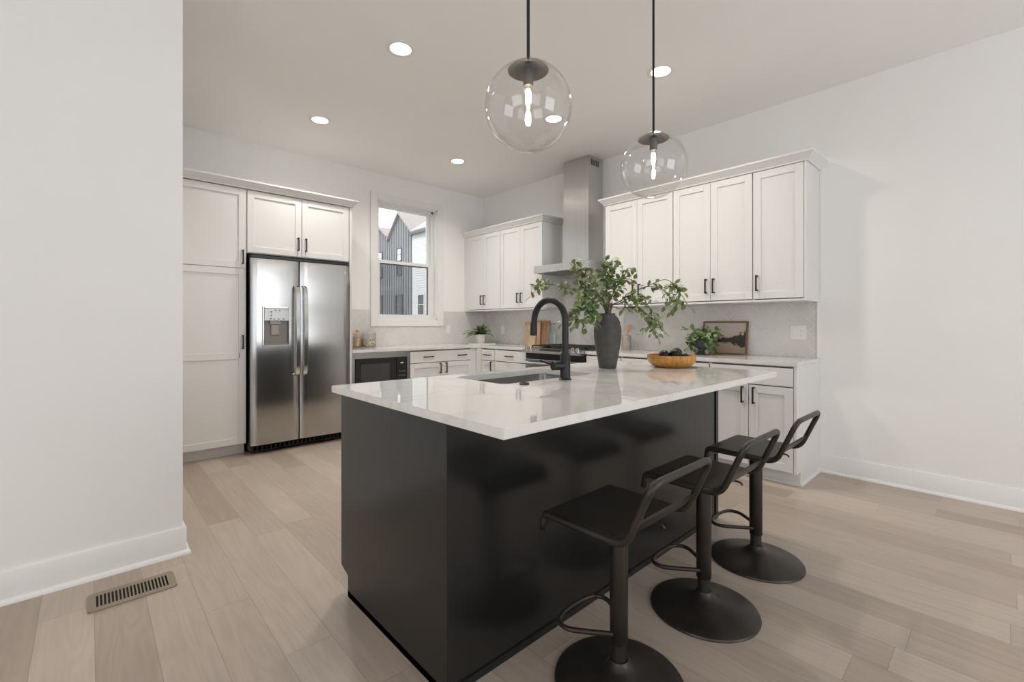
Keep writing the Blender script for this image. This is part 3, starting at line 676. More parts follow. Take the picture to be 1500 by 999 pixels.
# ------------------------------------------------------------------ island
t = thing('kitchen_island', 'black painted kitchen island under a white counter', 'island', (1.84, 1.6, 0))
IX0, IX1, IY0, IY1 = .83, 2.843, 1.196, 2.02
b = nb(); prism(b, [(IX0 + .02, IY0 + .02), (IX1 - .02, IY0 + .02), (IX1 - .02, IY1 - .02), (IX0 + .02, IY1 - .02)], .1, .66); box(b, IX0 + .02, IX1 - .02, IY0 + .02, IY1 - .09, 0, .1)
box(b, IX0 + .02, 1.3, IY0 + .02, IY1 - .02, .66, .883); box(b, 2.15, IX1 - .02, IY0 + .02, IY1 - .02, .66, .883); box(b, 1.3, 2.15, IY0 + .02, 1.5, .66, .883)
obj('carcass', b, M['island'], t)
def end_panel(x0, x1):
    b = nb(); p = [(IY0 + .022, 0), (IY1 - .075, 0), (IY1 - .075, .085), (IY1 - .045, .10), (IY1, .115), (IY1, .883), (IY0 + .022, .883)] if False else [(IY0 + .004, 0), (IY1 - .072, 0), (IY1 - .072, .09), (IY1, .115), (IY1, .883), (IY0 + .004, .883)]
    A = [b.verts.new((x0, y, z)) for y, z in p]; C = [b.verts.new((x1, y, z)) for y, z in p]; n = len(p)
    for i in range(n): b.faces.new((A[i], A[(i + 1) % n], C[(i + 1) % n], C[i]))
    b.faces.new(A[::-1]); b.faces.new(C); obj('end_panel', b, M['island'], t)
end_panel(IX0, IX0 + .02); end_panel(IX1 - .02, IX1)
b = nb(); box(b, IX0 + .021, IX1 - .021, IY0 + .006, IY0 + .02, 0, .883); obj('front_panel', b, M['island'], t)
for x0, x1 in ((IX0 - .002, IX0 + .022), (IX1 - .03, IX1 + .002)):
    b = nb(); box(b, x0, x1, IY0 - .001, IY0 + .006, .0, .883, .0015); obj('corner_strip', b, M['island'], t)
b = nb(); sweep(b, [(0, 0), (.022, 0), (.022, .008), (.018, .018), (.010, .024), (0, .026)], [(IX0, IY1 - .07), (IX0, IY0), (IX1, IY0), (IX1, IY1 - .07)][::-1] if False else [(IX0, IY1 - .07), (IX0, IY0), (IX1, IY0), (IX1, IY1 - .07)][::-1])
obj('shoe_mold', b, M['island'], t, smooth=30)
for k in range(4):                                    # cupboard fronts on the working side
    x0 = IX0 + .03 + k * .488; b = nb()
    for (u0, u1, z0, z1) in ((x0, x0 + .06, .12, .87), (x0 + .42, x0 + .48, .12, .87), (x0 + .06, x0 + .42, .81, .87), (x0 + .06, x0 + .42, .12, .18)): box(b, u0, u1, IY1 - .02, IY1, z0, z1)
    box(b, x0 + .055, x0 + .425, IY1 - .02, IY1 - .01, .175, .815); obj('door', b, M['island'], t)
# counter with sink opening
b = nb(); prism(b, [(.80, .895), (2.925, .895), (2.925, 2.058), (.80, 2.058)], .884, CT)
es = [e for e in b.edges]; bmesh.ops.bevel(b, geom=es, offset=.003, segments=2, affect='EDGES')
ic = tag(obj('countertop', b, M['quartz'], loc=(1.86, 1.48, .884)), 'white quartz countertop of the black island', 'countertop')
def rrect(x0, x1, y0, y1, r, n=6):
    out = []
    for cx_, cy_, a in ((x1 - r, y1 - r, 0), (x0 + r, y1 - r, 90), (x0 + r, y0 + r, 180), (x1 - r, y0 + r, 270)):
        for i in range(n + 1): a_ = math.radians(a + 90 * i / n); out.append((cx_ + r * math.cos(a_), cy_ + r * math.sin(a_)))
    return out
SX0, SX1, SY0, SY1 = 1.395, 2.075, 1.56, 1.955
b = nb(); prism(b, rrect(SX0, SX1, SY0, SY1, .045), .8, 1.0); cut(ic, b)
t = thing('sink', 'undermount stainless sink in the island counter', 'sink', (1.735, 1.757, .66))
def loop(bm, pts, z): return [bm.verts.new((x, y, z)) for x, y in pts]
b = nb(); L1 = loop(b, rrect(SX0 - .02, SX1 + .02, SY0 - .02, SY1 + .02, .06), .8825); L2 = loop(b, rrect(SX0 - .003, SX1 + .003, SY0 - .003, SY1 + .003, .048), .8825); L3 = loop(b, rrect(SX0 + .004, SX1 - .004, SY0 + .004, SY1 - .004, .045), .69); L4 = loop(b, rrect(SX0 + .02, SX1 - .02, SY0 + .02, SY1 - .02, .04), .675)
L5 = loop(b, rrect(SX0 + .02, SX1 - .02, SY0 + .02, SY1 - .02, .04), .668)
L6 = loop(b, rrect(SX0 - .02, SX1 + .02, SY0 - .02, SY1 + .02, .06), .8805); L7 = loop(b, rrect(SX0 - .008, SX1 + .008, SY0 - .008, SY1 + .008, .05), .8805); L8 = loop(b, rrect(SX0 - .002, SX1 + .002, SY0 - .002, SY1 + .002, .05), .685)
def bridge(bm, A, B):
    n = len(A)
    for i in range(n): bm.faces.new((A[i], A[(i + 1) % n], B[(i + 1) % n], B[i]))
bridge(b, L1, L2); bridge(b, L2, L3); bridge(b, L3, L4); b.faces.new(L4); bridge(b, L1, L6); bridge(b, L6, L7); bridge(b, L7, L8); bridge(b, L8, L5); b.faces.new(L5)
obj('basin', b, M['sink'], t, smooth=50)
b = nb(); lathe(b, [(.055, 0), (.055, .003), (.04, .004), (.035, .001), (0, .001)], (1.735, 1.78, .6755), 28); obj('drain', b, M['chrome'], t, smooth=40)
# faucet
fxx, fyy = 1.743, 1.488
t = thing('faucet', 'matte black gooseneck faucet standing on the island counter', 'faucet', (fxx, fyy, CT))
b = nb(); lathe(b, [(.0315, 0), (.0315, .004), (.028, .008), (.0255, .009), (.0255, .125), (.0225, .130), (0, .130)], (fxx, fyy, CT), 32); obj('base', b, M['black'], t, smooth=40)
b = nb(); R = .108; zc = 1.207
pth = [(fxx, fyy, CT + .128), (fxx, fyy, 1.12)] + [(fxx, fyy + R - R * math.cos(a * PI / 16), zc + R * math.sin(a * PI / 16)) for a in range(0, 17)] + [(fxx, fyy + 2 * R + .002, zc - .010)]
tube(b, pth, .0165, 20); obj('spout', b, M['black'], t, smooth=40)
b = nb(); e = fyy + 2 * R + .002; cyl(b, (fxx, e, zc - .008), (fxx, e + .004, 1.130), .0178, 24, .0188); obj('spray_head', b, M['black'], t, smooth=40)
b = nb(); cyl(b, (fxx - .015, fyy + .004, .985), (fxx - .072, fyy + .02, .985), .022, 28); hn = obj('handle_hub', b, M['black'], t, smooth=40)
b = nb(); tube(b, [(fxx - .062, fyy + .02, .99), (fxx - .068, fyy + .055, .997), (fxx - .072, fyy + .105, 1.008)], .006, 12, rad=[.0075, .0065, .005]); obj('lever', b, M['black'], t, smooth=40)
b = nb(); lathe(b, [(.023, 0), (.023, .005), (.02, .008), (.013, .009), (.012, .007), (0, .007)], (1.466, 1.497, CT), 28)
tag(obj('air_switch', b, M['black'], loc=(1.466, 1.497, CT), smooth=40), 'small black round button on the counter in front of the sink', 'button')

# ------------------------------------------------------------------ bar stools
def stool(cx, cy, label):
    t = thing('bar_stool', label, 'stool', (cx, cy, 0), 'bar stools at the island')
    m = M['stool']
    b = nb(); lathe(b, [(.212, 0), (.214, .004), (.211, .010), (.19, .017), (.15, .026), (.11, .036), (.075, .047), (.05, .056), (.036, .066), (.030, .078), (0, .078)], (cx, cy, 0), 56); obj('base', b, m, t, smooth=40)
    b = nb(); cyl(b, (cx, cy, .074), (cx, cy, .135), .0255, 28); obj('lower_column', b, m, t, smooth=40)
    b = nb(); lathe(b, [(.027, .0), (.030, .004), (.030, .41), (.028, .425), (.028, .432)], (cx, cy, .130), 28); obj('column', b, m, t, smooth=40)
    b = nb(); z = .167
    tube(b, smooth_path([(cx - .026, cy + .004, z), (cx - .072, cy + .062, z), (cx - .115, cy + .125, z), (cx - .105, cy + .172, z), (cx - .05, cy + .192, z), (cx + .05, cy + .192, z), (cx + .105, cy + .172, z), (cx + .115, cy + .125, z), (cx + .072, cy + .062, z), (cx + .026, cy + .004, z)], 6), .0082, 12); obj('footrest', b, m, t, smooth=True)
    zs = .572; hw = .179; sx = cx - .012                        # seat
    yf = cy + .152; yb = cy - .150
    side = lambda s: [(sx + s * hw, yf + .016, zs - .060), (sx + s * hw, yf + .010, zs - .006), (sx + s * hw, yb, zs - .008), (sx + s * hw, yb - .085, zs + .188)]
    l = side(-1); r = side(1)
    pts = l + r[::-1]
    b = nb(); tube(b, round_path(pts, .045, 7), .0112, 14); obj('frame', b, m, t, smooth=True)
    # sheet seat between the tubes: lip bends down in front, rises a little at the back
    prof = round_path([(0, yf + .023, zs - .056), (0, yf + .018, zs + .004), (0, yb + .01, zs + .002), (0, yb - .030, zs + .062)], .04, 6)
    b = nb(); th = .0035; up, dn = [], []
    for i, p in enumerate(prof):
        d = (prof[min(i + 1, len(prof) - 1)] - prof[max(i - 1, 0)]).normalized(); nn = Vector((0, d.z, -d.y)) * -1
        if nn.z < 0 and i > 3: nn = -nn
        up.append([b.verts.new((sx + s, p.y + nn.y * th, p.z + nn.z * th)) for s in (-hw + .003, hw - .003)]); dn.append([b.verts.new((sx + s, p.y - nn.y * th, p.z - nn.z * th)) for s in (-hw + .003, hw - .003)])
    k = len(prof)
    for i in range(k - 1):
        b.faces.new((up[i][0], up[i][1], up[i + 1][1], up[i + 1][0])); b.faces.new((dn[i][0], dn[i + 1][0], dn[i + 1][1], dn[i][1]))
        for s in (0, 1): b.faces.new((up[i][s], up[i + 1][s], dn[i + 1][s], dn[i][s]))
    b.faces.new((up[0][0], dn[0][0], dn[0][1], up[0][1])); b.faces.new((up[-1][0], up[-1][1], dn[-1][1], dn[-1][0]))
    obj('seat', b, m, t, smooth=40)
    b = nb(); box(b, cx - .075, cx + .075, cy - .075, cy + .075, .556, .570, .003); obj('mount_plate', b, m, t)
    b = nb(); tube(b, smooth_path([(cx + .02, cy - .03, .55), (cx + .05, cy - .10, .548), (cx + .056, cy - .125, .545), (cx + .057, cy - .133, .535)], 5), .0042, 8); obj('lever', b, m, t, smooth=True)
    return t
stool(1.295, .872, 'dark bronze low back bar stool nearest the camera')
stool(1.890, .855, 'dark bronze bar stool between the other two stools')
stool(2.470, .851, 'dark bronze bar stool farthest from camera beside end cabinet')

# ------------------------------------------------------------------ pendants
def pendant(x, y, zc, label):
    t = thing('pendant_lamp', label, 'pendant lamp', (x, y, ZC), 'globe pendants over the island'); R = .178
    b = nb(); lathe(b, [(.062, 0), (.062, -.022), (.012, -.026), (0, -.026)], (x, y, ZC), 32); obj('ceiling_canopy', b, M['black'], t, smooth=40)
    b = nb(); cyl(b, (x, y, zc + R - .012), (x, y, ZC - .02), .0065, 16); obj('rod', b, M['black'], t, smooth=40)
    b = nb(); a0 = math.asin(.035 / R); n = 40
    lathe(b, [(R * math.sin(a0 + (PI - a0) * i / n), R * math.cos(a0 + (PI - a0) * i / n)) for i in range(n)] + [(0, -R)], (x, y, zc), 64, cap=False); obj('glass_globe', b, M['globe'], t, smooth=True)
    b = nb(); lathe(b, [(0, R + .006), (.02, R + .006), (.06, R - .006), (.078, R - .020), (.084, R - .028), (.078, R - .030), (.05, R - .018), (0, R - .012)], (x, y, zc), 40, cap=False); obj('cap', b, mat('pendant_cap_metal', (.085, .078, .07), .4, .6), t, smooth=40)
    b = nb(); lathe(b, [(0, R - .012), (.02, R - .014), (.021, R - .085), (.017, R - .09), (0, R - .09)], (x, y, zc), 24, cap=False); obj('socket', b, mat('pendant_socket_metal', (.10, .092, .083), .4, .5), t, smooth=40)
    b = nb(); lathe(b, [(.012, R - .088), (.016, R - .10), (.0165, R - .20), (.014, R - .22), (.006, R - .232), (0, R - .234)], (x, y, zc), 20, cap=False); bu = obj('bulb', b, M['bulbglass'], t, smooth=True)
    b = nb()
    lathe(b, [(0, R - .100), (.008, R - .104), (.0115, R - .118), (.0115, R - .150), (.006, R - .164), (.004, R - .19), (0, R - .196)], (x, y, zc), 14, cap=False)
    obj('filament', b, M['filament'], bu, smooth=True)
    l = bpy.data.lights.new('bulb_light', 'POINT'); l.energy = BULB_POWER; l.color = (1, .85, .66); l.shadow_soft_size = .012
    o = bpy.data.objects.new('bulb_light', l); COL.objects.link(o); o.parent = t; o.location = Vector((x, y, zc + .045)) - t.location
pendant(1.325, 1.33, 2.082, 'clear glass globe pendant nearer the camera')
pendant(2.312, 1.33, 2.073, 'clear glass globe pendant farther away near the hood wall')

def can(x, y, label):
    t = thing('recessed_light', label, 'ceiling light', (x, y, ZC), 'recessed ceiling lights')
    b = nb(); lathe(b, [(.098, 0), (.098, -.003), (.092, -.006), (.078, -.007), (.070, -.003), (.070, 0)], (x, y, ZC - .0003), 48, cap=False); obj('trim_ring', b, M['white'], t, smooth=40)
    b = nb(); lathe(b, [(0, -.0025), (.070, -.0025), (.070, -.0005), (0, -.0005)], (x, y, ZC), 40, cap=False); obj('lens', b, M['lens'], t)
    l = bpy.data.lights.new('can_light', 'AREA'); l.shape = 'DISK'; l.size = .14; l.energy = CAN_POWER; l.color = (1, .955, .89); l.spread = math.radians(145)
    o = bpy.data.objects.new('can_light', l); COL.objects.link(o); o.parent = t; o.location = (0, 0, -.01)
can(1.572, 2.82, 'recessed ceiling light before the refrigerator, largest in view')
can(1.572, 4.312, 'recessed ceiling light close to the refrigerator cabinets')
can(3.14, 4.312, 'recessed ceiling light near the kitchen window')
can(3.14, 1.746, 'recessed ceiling light behind the farther pendant rod')
can(3.14, 2.82, 'recessed ceiling light seen through the nearer pendant globe')

# ------------------------------------------------------------------ foliage
def leaf(bm, base, d, nrm, ln, wd, fold=.25, curl=.25, jag=0):
    d = d.normalized(); s = d.cross(nrm)
    if s.length < 1e-3: s = d.orthogonal()
    s.normalize(); n = s.cross(d).normalized(); rows = []
    for i, (tt, w) in enumerate(((0, .06), (.18, .62), (.40, 1.0), (.65, .85), (.85, .45), (1, 0))):
        c = base + d * (ln * tt) - n * (curl * ln * tt * tt)
        if w == 0: rows.append((bm.verts.new(c),))
        else:
            hw = wd / 2 * w; rows.append((bm.verts.new(c + s * hw + n * hw * fold), bm.verts.new(c), bm.verts.new(c - s * hw + n * hw * fold)))
    for A, B in zip(rows, rows[1:]):
        if len(B) == 3: bm.faces.new((A[0], A[1], B[1], B[0])); bm.faces.new((A[1], A[2], B[2], B[1]))
        else: bm.faces.new((A[0], A[1], B[0])); bm.faces.new((A[1], A[2], B[0]))
rnd = random.Random(11)
def rv(): return Vector((rnd.uniform(-1, 1), rnd.uniform(-1, 1), rnd.uniform(-1, 1)))
# vase
vx, vy = 2.402, 1.701
VP = [(0, .0), (.050, 0), (.054, .004), (.060, .04), (.069, .09), (.078, .14), (.0845, .19), (.0862, .225), (.0857, .25), (.0832, .2512), (.0832, .2538), (.0846, .255), (.082, .27), (.0795, .2712), (.0788, .2738), (.078, .286), (.072, .303), (.0625, .320), (.052, .330), (.0475, .333), (.0475, .341), (.045, .345), (.041, .343), (.041, .33), (.055, .315), (.07, .28), (.074, .22), (.05, .03), (0, .02)]
b = nb(); lathe(b, VP, (vx, vy, CT), 56, cap=False); tag(obj('vase', b, M['vase'], loc=(vx, vy, CT), smooth=50), 'tall charcoal ceramic vase on the island holding leafy branches', 'vase')
U0, V0, PX = 891.0, 461.0, 2.885 / 668; ORI = Vector((vx, vy, CT + .345))
def bp(u, v, d=0): return ORI + RT * ((u - U0) * PX) + Vector((0, 0, (V0 - v) * PX)) + FW * d
def branch(pts, label, start=.35, dens=1.0, lsize=.042, twigs=3, mats='leaf', boost=1.18):
    """pts: offsets from the vase mouth (right, up in hundredths-of-view units, depth)"""
    root = ORI + Vector((rnd.uniform(-.014, .014), rnd.uniform(-.014, .014), -.10))
    P = smooth_path([root] + [bp(*p) for p in pts], 7)
    t = thing('leafy_branch', label, 'branch', tuple(root), 'leafy branches in the charcoal vase')
    lsize *= boost; twigs = int(twigs * 1.8 + 1); sb = nb(); k = len(P); tube(sb, P, .003, 6, rad=[.0034 - .0022 * i / k for i in range(k)])
    lb = nb(); i0 = int(k * start); spots = [(P[i], (P[min(i + 1, k - 1)] - P[i - 1]).normalized()) for i in range(max(i0, 1), k)]
    for _ in range(twigs):
        i = rnd.randrange(i0, k - 1); d = ((P[i + 1] - P[i]).normalized() + rv() * .9).normalized(); ln = rnd.uniform(.05, .10)
        Q = smooth_path([P[i], P[i] + d * ln * .5 + rv() * .01, P[i] + d * ln + Vector((0, 0, -.015)) + rv() * .01], 4); tube(sb, Q, .0014, 5)
        spots += [(q, d) for q in Q[2::2]]
    for (p, d) in spots:
        for _ in range(1 if rnd.random() < .65 * dens else (2 if rnd.random() < .5 * dens else 0)):
            q = (d * .5 + rv() * .9 + Vector((0, 0, -.15))).normalized(); ln = lsize * rnd.uniform(.65, 1.15); st = p + q * .010
            tube(sb, [p, st], .0008, 4)
            leaf(lb, st, q, (Vector((0, 0, 1)) + rv() * .8 - FW * .35).normalized(), ln, ln * rnd.uniform(.58, .74), .2, rnd.uniform(.05, .4))
    q = P[-1] - P[-2]; leaf(lb, P[-1], q, Vector((0, 0, 1)) + rv() * .4, lsize, lsize * .62)
    obj('stem', sb, M['twig'], t, smooth=True); obj('leaves', lb, M[mats], t, smooth=True)
branch([(896, 452, 0), (912, 445, -.03), (930, 430, -.05), (950, 420, -.06), (970, 413, -.06), (984, 420, -.05), (991, 432, -.05), (988, 450, -.04)], 'leafy branch reaching farthest right in front of the cabinets', .70, 1.5, .036, 4)
branch([(895, 452, -.01), (912, 442, .02), (932, 428, .03), (952, 421, .03), (972, 424, .04), (984, 436, .04)], 'thin branch arching right just below the farthest one', .62, .7, .034, 3)
branch([(897, 453, 0), (908, 455, -.04), (924, 452, -.07), (942, 462, -.09), (952, 475, -.09), (955, 490, -.08)], 'leafy branch drooping at right towards the wooden bowl', .38, 1.5, .035, 5)
branch([(895, 452, 0), (905, 445, -.03), (920, 436, -.06), (936, 440, -.08), (948, 455, -.08), (960, 475, -.07)], 'leafy branch bending right beside the wooden spoon', .35, 1.3, .036, 4)
branch([(893, 450, 0), (898, 432, -.03), (905, 417, -.05), (913, 406, -.06)], 'leafy branch rising to the upper right of the vase', .42, 1.7, .037, 6)
branch([(891, 448, 0), (891, 430, .04), (893, 412, .06), (896, 395, .06), (898, 388, .06)], 'leafy branch standing highest above the vase', .42, .9, .040, 3)
branch([(889, 448, 0), (886, 430, -.06), (884, 412, -.10), (880, 400, -.13)], 'upright leafy branch at the front of the vase', .38, 1.8, .038, 6, 'leafdark')
branch([(888, 450, 0), (880, 434, .04), (870, 416, .06), (860, 402, .07), (850, 392, .07)], 'leafy branch rising left before the range hood', .40, 1.6, .037, 6)
branch([(886, 452, 0), (873, 444, .0), (852, 432, 0), (830, 424, 0), (808, 419, 0), (786, 420, 0)], 'leafy branch reaching farthest left over the faucet', .42, 1.0, .034, 5)
branch([(886, 453, 0), (872, 444, -.04), (856, 438, -.08), (846, 448, -.10), (842, 462, -.10), (842, 474, -.10)], 'leafy branch drooping at left beside the faucet', .40, 1.4, .038, 5)
branch([(887, 452, 0), (876, 442, -.08), (864, 440, -.13), (858, 452, -.15), (861, 463, -.16)], 'short drooping branch left of the vase with broad leaves', .42, 1.6, .042, 4, 'leafdark')
branch([(892, 450, 0), (899, 438, .08), (908, 428, .13), (920, 420, .16)], 'leafy branch leaning back at right behind the vase', .40, 1.7, .038, 5)
branch([(889, 450, 0), (882, 432, .09), (872, 424, .14), (862, 418, .18)], 'leafy branch leaning back at left behind the vase', .40, 1.7, .038, 5)

# bowl with black balls
bx, by = 2.775, 1.468
b = nb(); lathe(b, [(0, 0), (.094, 0), (.104, .002), (.122, .011), (.138, .024), (.148, .038), (.1515, .052), (.1518, .076), (.149, .0785), (.146, .076), (.1445, .062), (.13, .050), (.10, .045), (0, .044)], (bx, by, CT), 64, cap=False)
tag(obj('bowl', b, M['bowl'], loc=(bx, by, CT), smooth=40), 'shallow amber wooden bowl on the island', 'bowl')
for (dr_, df, dz, r, lab) in ((-.054, -.022, .080, .033, 'black decorative ball at the left in the wooden bowl'), (.014, -.028, .084, .037, 'black decorative ball at the front middle of the bowl'), (.050, .044, .088, .036, 'black decorative ball behind the middle one in the bowl'), (.084, -.015, .068, .024, 'small black ball lying low at right in the bowl'), (-.032, .050, .076, .031, 'black decorative ball at the back left of the bowl')):
    p = Vector((bx, by, CT + dz)) + RT * dr_ + FW * df
    b = nb(); bmesh.ops.create_icosphere(b, subdivisions=4, radius=r)
    for v in b.verts: v.co.z *= .90; v.co *= 1 + .03 * math.sin(v.co.x * 90) * math.cos(v.co.y * 80)
    shift(b, p); tag(obj('decorative_ball', b, M['ball'], loc=tuple(p), smooth=True), lab, 'ball', 'black balls in the wooden bowl')

# potted fern in the corner, on a low white tray
px, py = 4.02, 4.98
b = nb(); prism(b, rrect(px - .02, px + .24, py - .10, py + .06, .01) if False else rrect(px - .14, px + .16, py - .14, py + .10, .01), CT, CT + .012); tag(obj('tray', b, M['pot'], loc=(px, py, CT)), 'flat pale tray under the potted fern', 'tray')
t = thing('potted_fern', 'green fern in a white pot in the counter corner', 'plant', (px, py, CT + .012))
b = nb(); lathe(b, [(0, 0), (.060, 0), (.062, .003), (.076, .105), (.080, .107), (.080, .125), (.073, .125), (.071, .108), (.055, .02), (0, .02)], (px, py, CT + .012), 36, cap=False); pt = obj('pot', b, M['pot'], t, smooth=40)
b = nb(); lathe(b, [(.0715, .110), (.05, .116), (0, .118)], (px, py, CT + .012), 24, cap=False); obj('soil', b, M['soil'], pt)
b = nb()
for i in range(40):
    a = i * 2.39996; ln = rnd.uniform(.19, .30); el = rnd.uniform(.25, 1.05) if i < 30 else rnd.uniform(1.0, 1.4)
    d = Vector((math.cos(a) * math.cos(el), math.sin(a) * math.cos(el), math.sin(el))); o_ = Vector((px, py, CT + .125))
    if o_.x + d.x * ln > XB - .03 or o_.y + d.y * ln > YA - .03: ln *= .8
    P = [o_ + d * (ln * s / 8) - Vector((0, 0, .42 * ln * (s / 8) ** 2.2)) for s in range(9)]; tube(b, P, .0012, 4)
    for j in range(1, 9):
        dd = (P[j] - P[j - 1]).normalized(); sd = dd.cross(Vector((0, 0, 1))).normalized(); w = .058 * (1 - .6 * j / 8)
        for s in (-1, 1):
            for h in (0, .5): leaf(b, P[j - 1].lerp(P[j], h), sd * s + dd * .5, Vector((0, 0, 1)) + rv() * .4, w, w * .46, .1, .2)
obj('fronds', b, M['fern'], t, smooth=True)

# trailing plant in dark footed pot beside the picture
px, py = 4.10, 1.87
t = thing('potted_plant', 'trailing round leaf plant in a dark footed pot beside the picture', 'plant', (px, py, CT))
b = nb(); lathe(b, [(0, 0), (.062, 0), (.064, .006), (.05, .016), (.036, .035), (.04, .05), (.07, .068), (.088, .095), (.092, .13), (.086, .13), (.08, .10), (0, .08)], (px, py, CT), 40, cap=False); pt = obj('pot', b, M['greypot'], t, smooth=40)
b = nb(); lathe(b, [(.086, .115), (.04, .122), (0, .124)], (px, py, CT), 24, cap=False); obj('soil', b, M['soil'], pt)
sb, lb = nb(), nb()
for i in range(40):
    a = i * 2.39996; rr = rnd.uniform(.07, .16); up = rnd.uniform(.02, .11); drop = rnd.choice((0, 0, .06, .12, .16)); o_ = Vector((px, py, CT + .115))
    h = Vector((math.cos(a), math.sin(a), 0)); toside = h.dot(-RT)
    if px + h.x * rr > XB - .085: rr = min(rr, .12)
    if px + h.x * rr > XB - .10: drop = 0
    end = o_ + h * rr + Vector((0, 0, up - drop)); end.z = max(end.z, CT + .035)
    P = smooth_path([o_, o_ + h * rr * .45 + Vector((0, 0, up * .8 + .02)), o_ + h * rr * .9 + Vector((0, 0, (up - drop * .4))), end], 4); tube(sb, P, .0014, 5)
    for p in P[3::2]:
        q = (h * .5 + rv() * .8).normalized(); ln = rnd.uniform(.038, .060)
        leaf(lb, p, q, (Vector((-.5, -.3, 1)) + rv() * .5).normalized(), ln, ln * .82, .18, .25)
for v in lb.verts:
    v.co.z = max(v.co.z, CT + .004); v.co.x = min(v.co.x, XB - .065)
obj('stems', sb, M['leafdark'], t); obj('leaves', lb, M['leafdark'], t, smooth=True)

# framed landscape leaning on the tile
y0, y1, zz = 1.556, 1.962, .308
t = thing('framed_picture', 'small walnut framed landscape picture leaning on the tile', 'picture', (4.29, 1.76, CT))
def lean(bm, x0, ang, z0=CT):
    bmesh.ops.rotate(bm, verts=bm.verts, cent=(x0, 0, z0), matrix=Matrix.Rotation(ang, 3, 'Y'))
fxp = 4.285; fw_ = .014; la = .14
b = nb()
for q in ((y0, y0 + fw_, 0, zz), (y1 - fw_, y1, 0, zz), (y0 + fw_, y1 - fw_, zz - fw_, zz), (y0 + fw_, y1 - fw_, 0, fw_)): box(b, fxp, fxp + .022, q[0], q[1], CT + q[2], CT + q[3], .001)
lean(b, fxp, la); obj('frame', b, M['frame'], t)
b = nb(); box(b, fxp + .009, fxp + .013, y0 + fw_, y1 - fw_, CT + fw_, CT + zz - fw_); lean(b, fxp, la); obj('painting', b, painting_mat(y0, y1, 0, zz), t)

# boards, bottles, crock left and right of the range
def board(name, x, y0, y1, h, th, ang, m, label, hole=None, off=0):
    b = nb(); pts = rrect(y0, y1, CT, CT + h, .012)
    A = [b.verts.new((x, p[0], p[1])) for p in pts]; B2 = [b.verts.new((x + th, p[0], p[1])) for p in pts]
    bridge(b, A, B2); b.faces.new(A[::-1]); b.faces.new(B2)
    o = obj(name, b, m, loc=(x, (y0 + y1) / 2, CT))
    if hole: c = nb(); cyl(c, (x - .05, hole[0], CT + hole[1]), (x + .08, hole[0], CT + hole[1]), .011, 20); cut(o, c)
    for v in o.data.vertices: v.co = Matrix.Rotation(ang, 3, 'Y') @ v.co
    return tag(o, label, 'cutting board')
board('cutting_board', 4.295, 3.955, 4.24, .325, .018, .10, M['boarddark'], 'dark striped wooden cutting board leaning on the tile')
board('cutting_board', 4.258, 4.08, 4.37, .31, .018, .10, M['board'], 'pale maple cutting board with a hanging hole, leaning', (4.26, .27))
board('cutting_board', 4.222, 4.125, 4.245, .135, .016, .10, M['board'], 'small pale board in front of the two larger boards')
def bottle(x, y, h, label):
    t = thing('glass_bottle', label, 'bottle', (x, y, CT), 'clear glass bottles beside the range')
    b = nb(); lathe(b, [(0, .003), (.034, 0), (.037, .005), (.037, h * .62), (.030, h * .72), (.015, h * .80), (.0125, h * .92), (.0145, h * .93), (.0145, h * .96), (.010, h * .96), (.010, h * .80), (.033, h * .62), (.033, .01), (0, .008)], (x, y, CT), 28, cap=False); obj('bottle_body', b, M['jarglass'], t, smooth=50)
    b = nb(); lathe(b, [(0, h * .93), (.0095, h * .93), (.013, h * .965), (.013, h * .985), (0, h)], (x, y, CT), 20, cap=False); obj('stopper', b, M['greyplastic'], t, smooth=40)
bottle(4.285, 3.905, .285, 'clear glass bottle standing next to the cutting boards')
bottle(4.265, 3.826, .29, 'clear glass bottle standing nearer the range')
cx_, cy_ = 4.20, 2.735
b = nb(); lathe(b, [(0, 0), (.047, 0), (.05, .004), (.05, .158), (.048, .162), (.044, .16), (.044, .01), (0, .008)], (cx_, cy_, CT), 36, cap=False)
tag(obj('utensil_crock', b, M['crock'], loc=(cx_, cy_, CT), smooth=40), 'grey brown stoneware crock holding utensils behind the vase', 'crock')
def utensil(end, head, label, rot):
    p0 = Vector((cx_ - .01, cy_ + .02, CT + .02)); p1 = Vector(end); d = (p1 - p0).normalized()
    t = thing('wooden_spoon', label, 'spoon', tuple(p0))
    b = nb(); tube(b, [p0, p0.lerp(p1, .5), p1], .006, 10, rad=[.006, .0055, .0065]); obj('handle', b, M['spoon'], t, smooth=True)
    b = nb(); bmesh.ops.create_uvsphere(b, u_segments=20, v_segments=14, radius=1)
    s = RT.cross(d).normalized(); r_ = d.cross(s).normalized()
    mtx = Matrix((r_ * .028, s * .009, d * .045)).transposed()
    for v in b.verts:
        c = v.co.copy(); k = 1 - .25 * max(0, -c.z); c.x *= k
        if c.y < 0: c.y *= -.25 if (c.x ** 2 + c.z ** 2) < .7 else 1
        v.co = mtx @ c
    shift(b, p1 + d * .04); obj('spoon_bowl', b, M['spoon'], t, smooth=True)
utensil((4.215, 2.722, CT + .195), 1, 'wooden spoon leaning right out of the crock', 0)

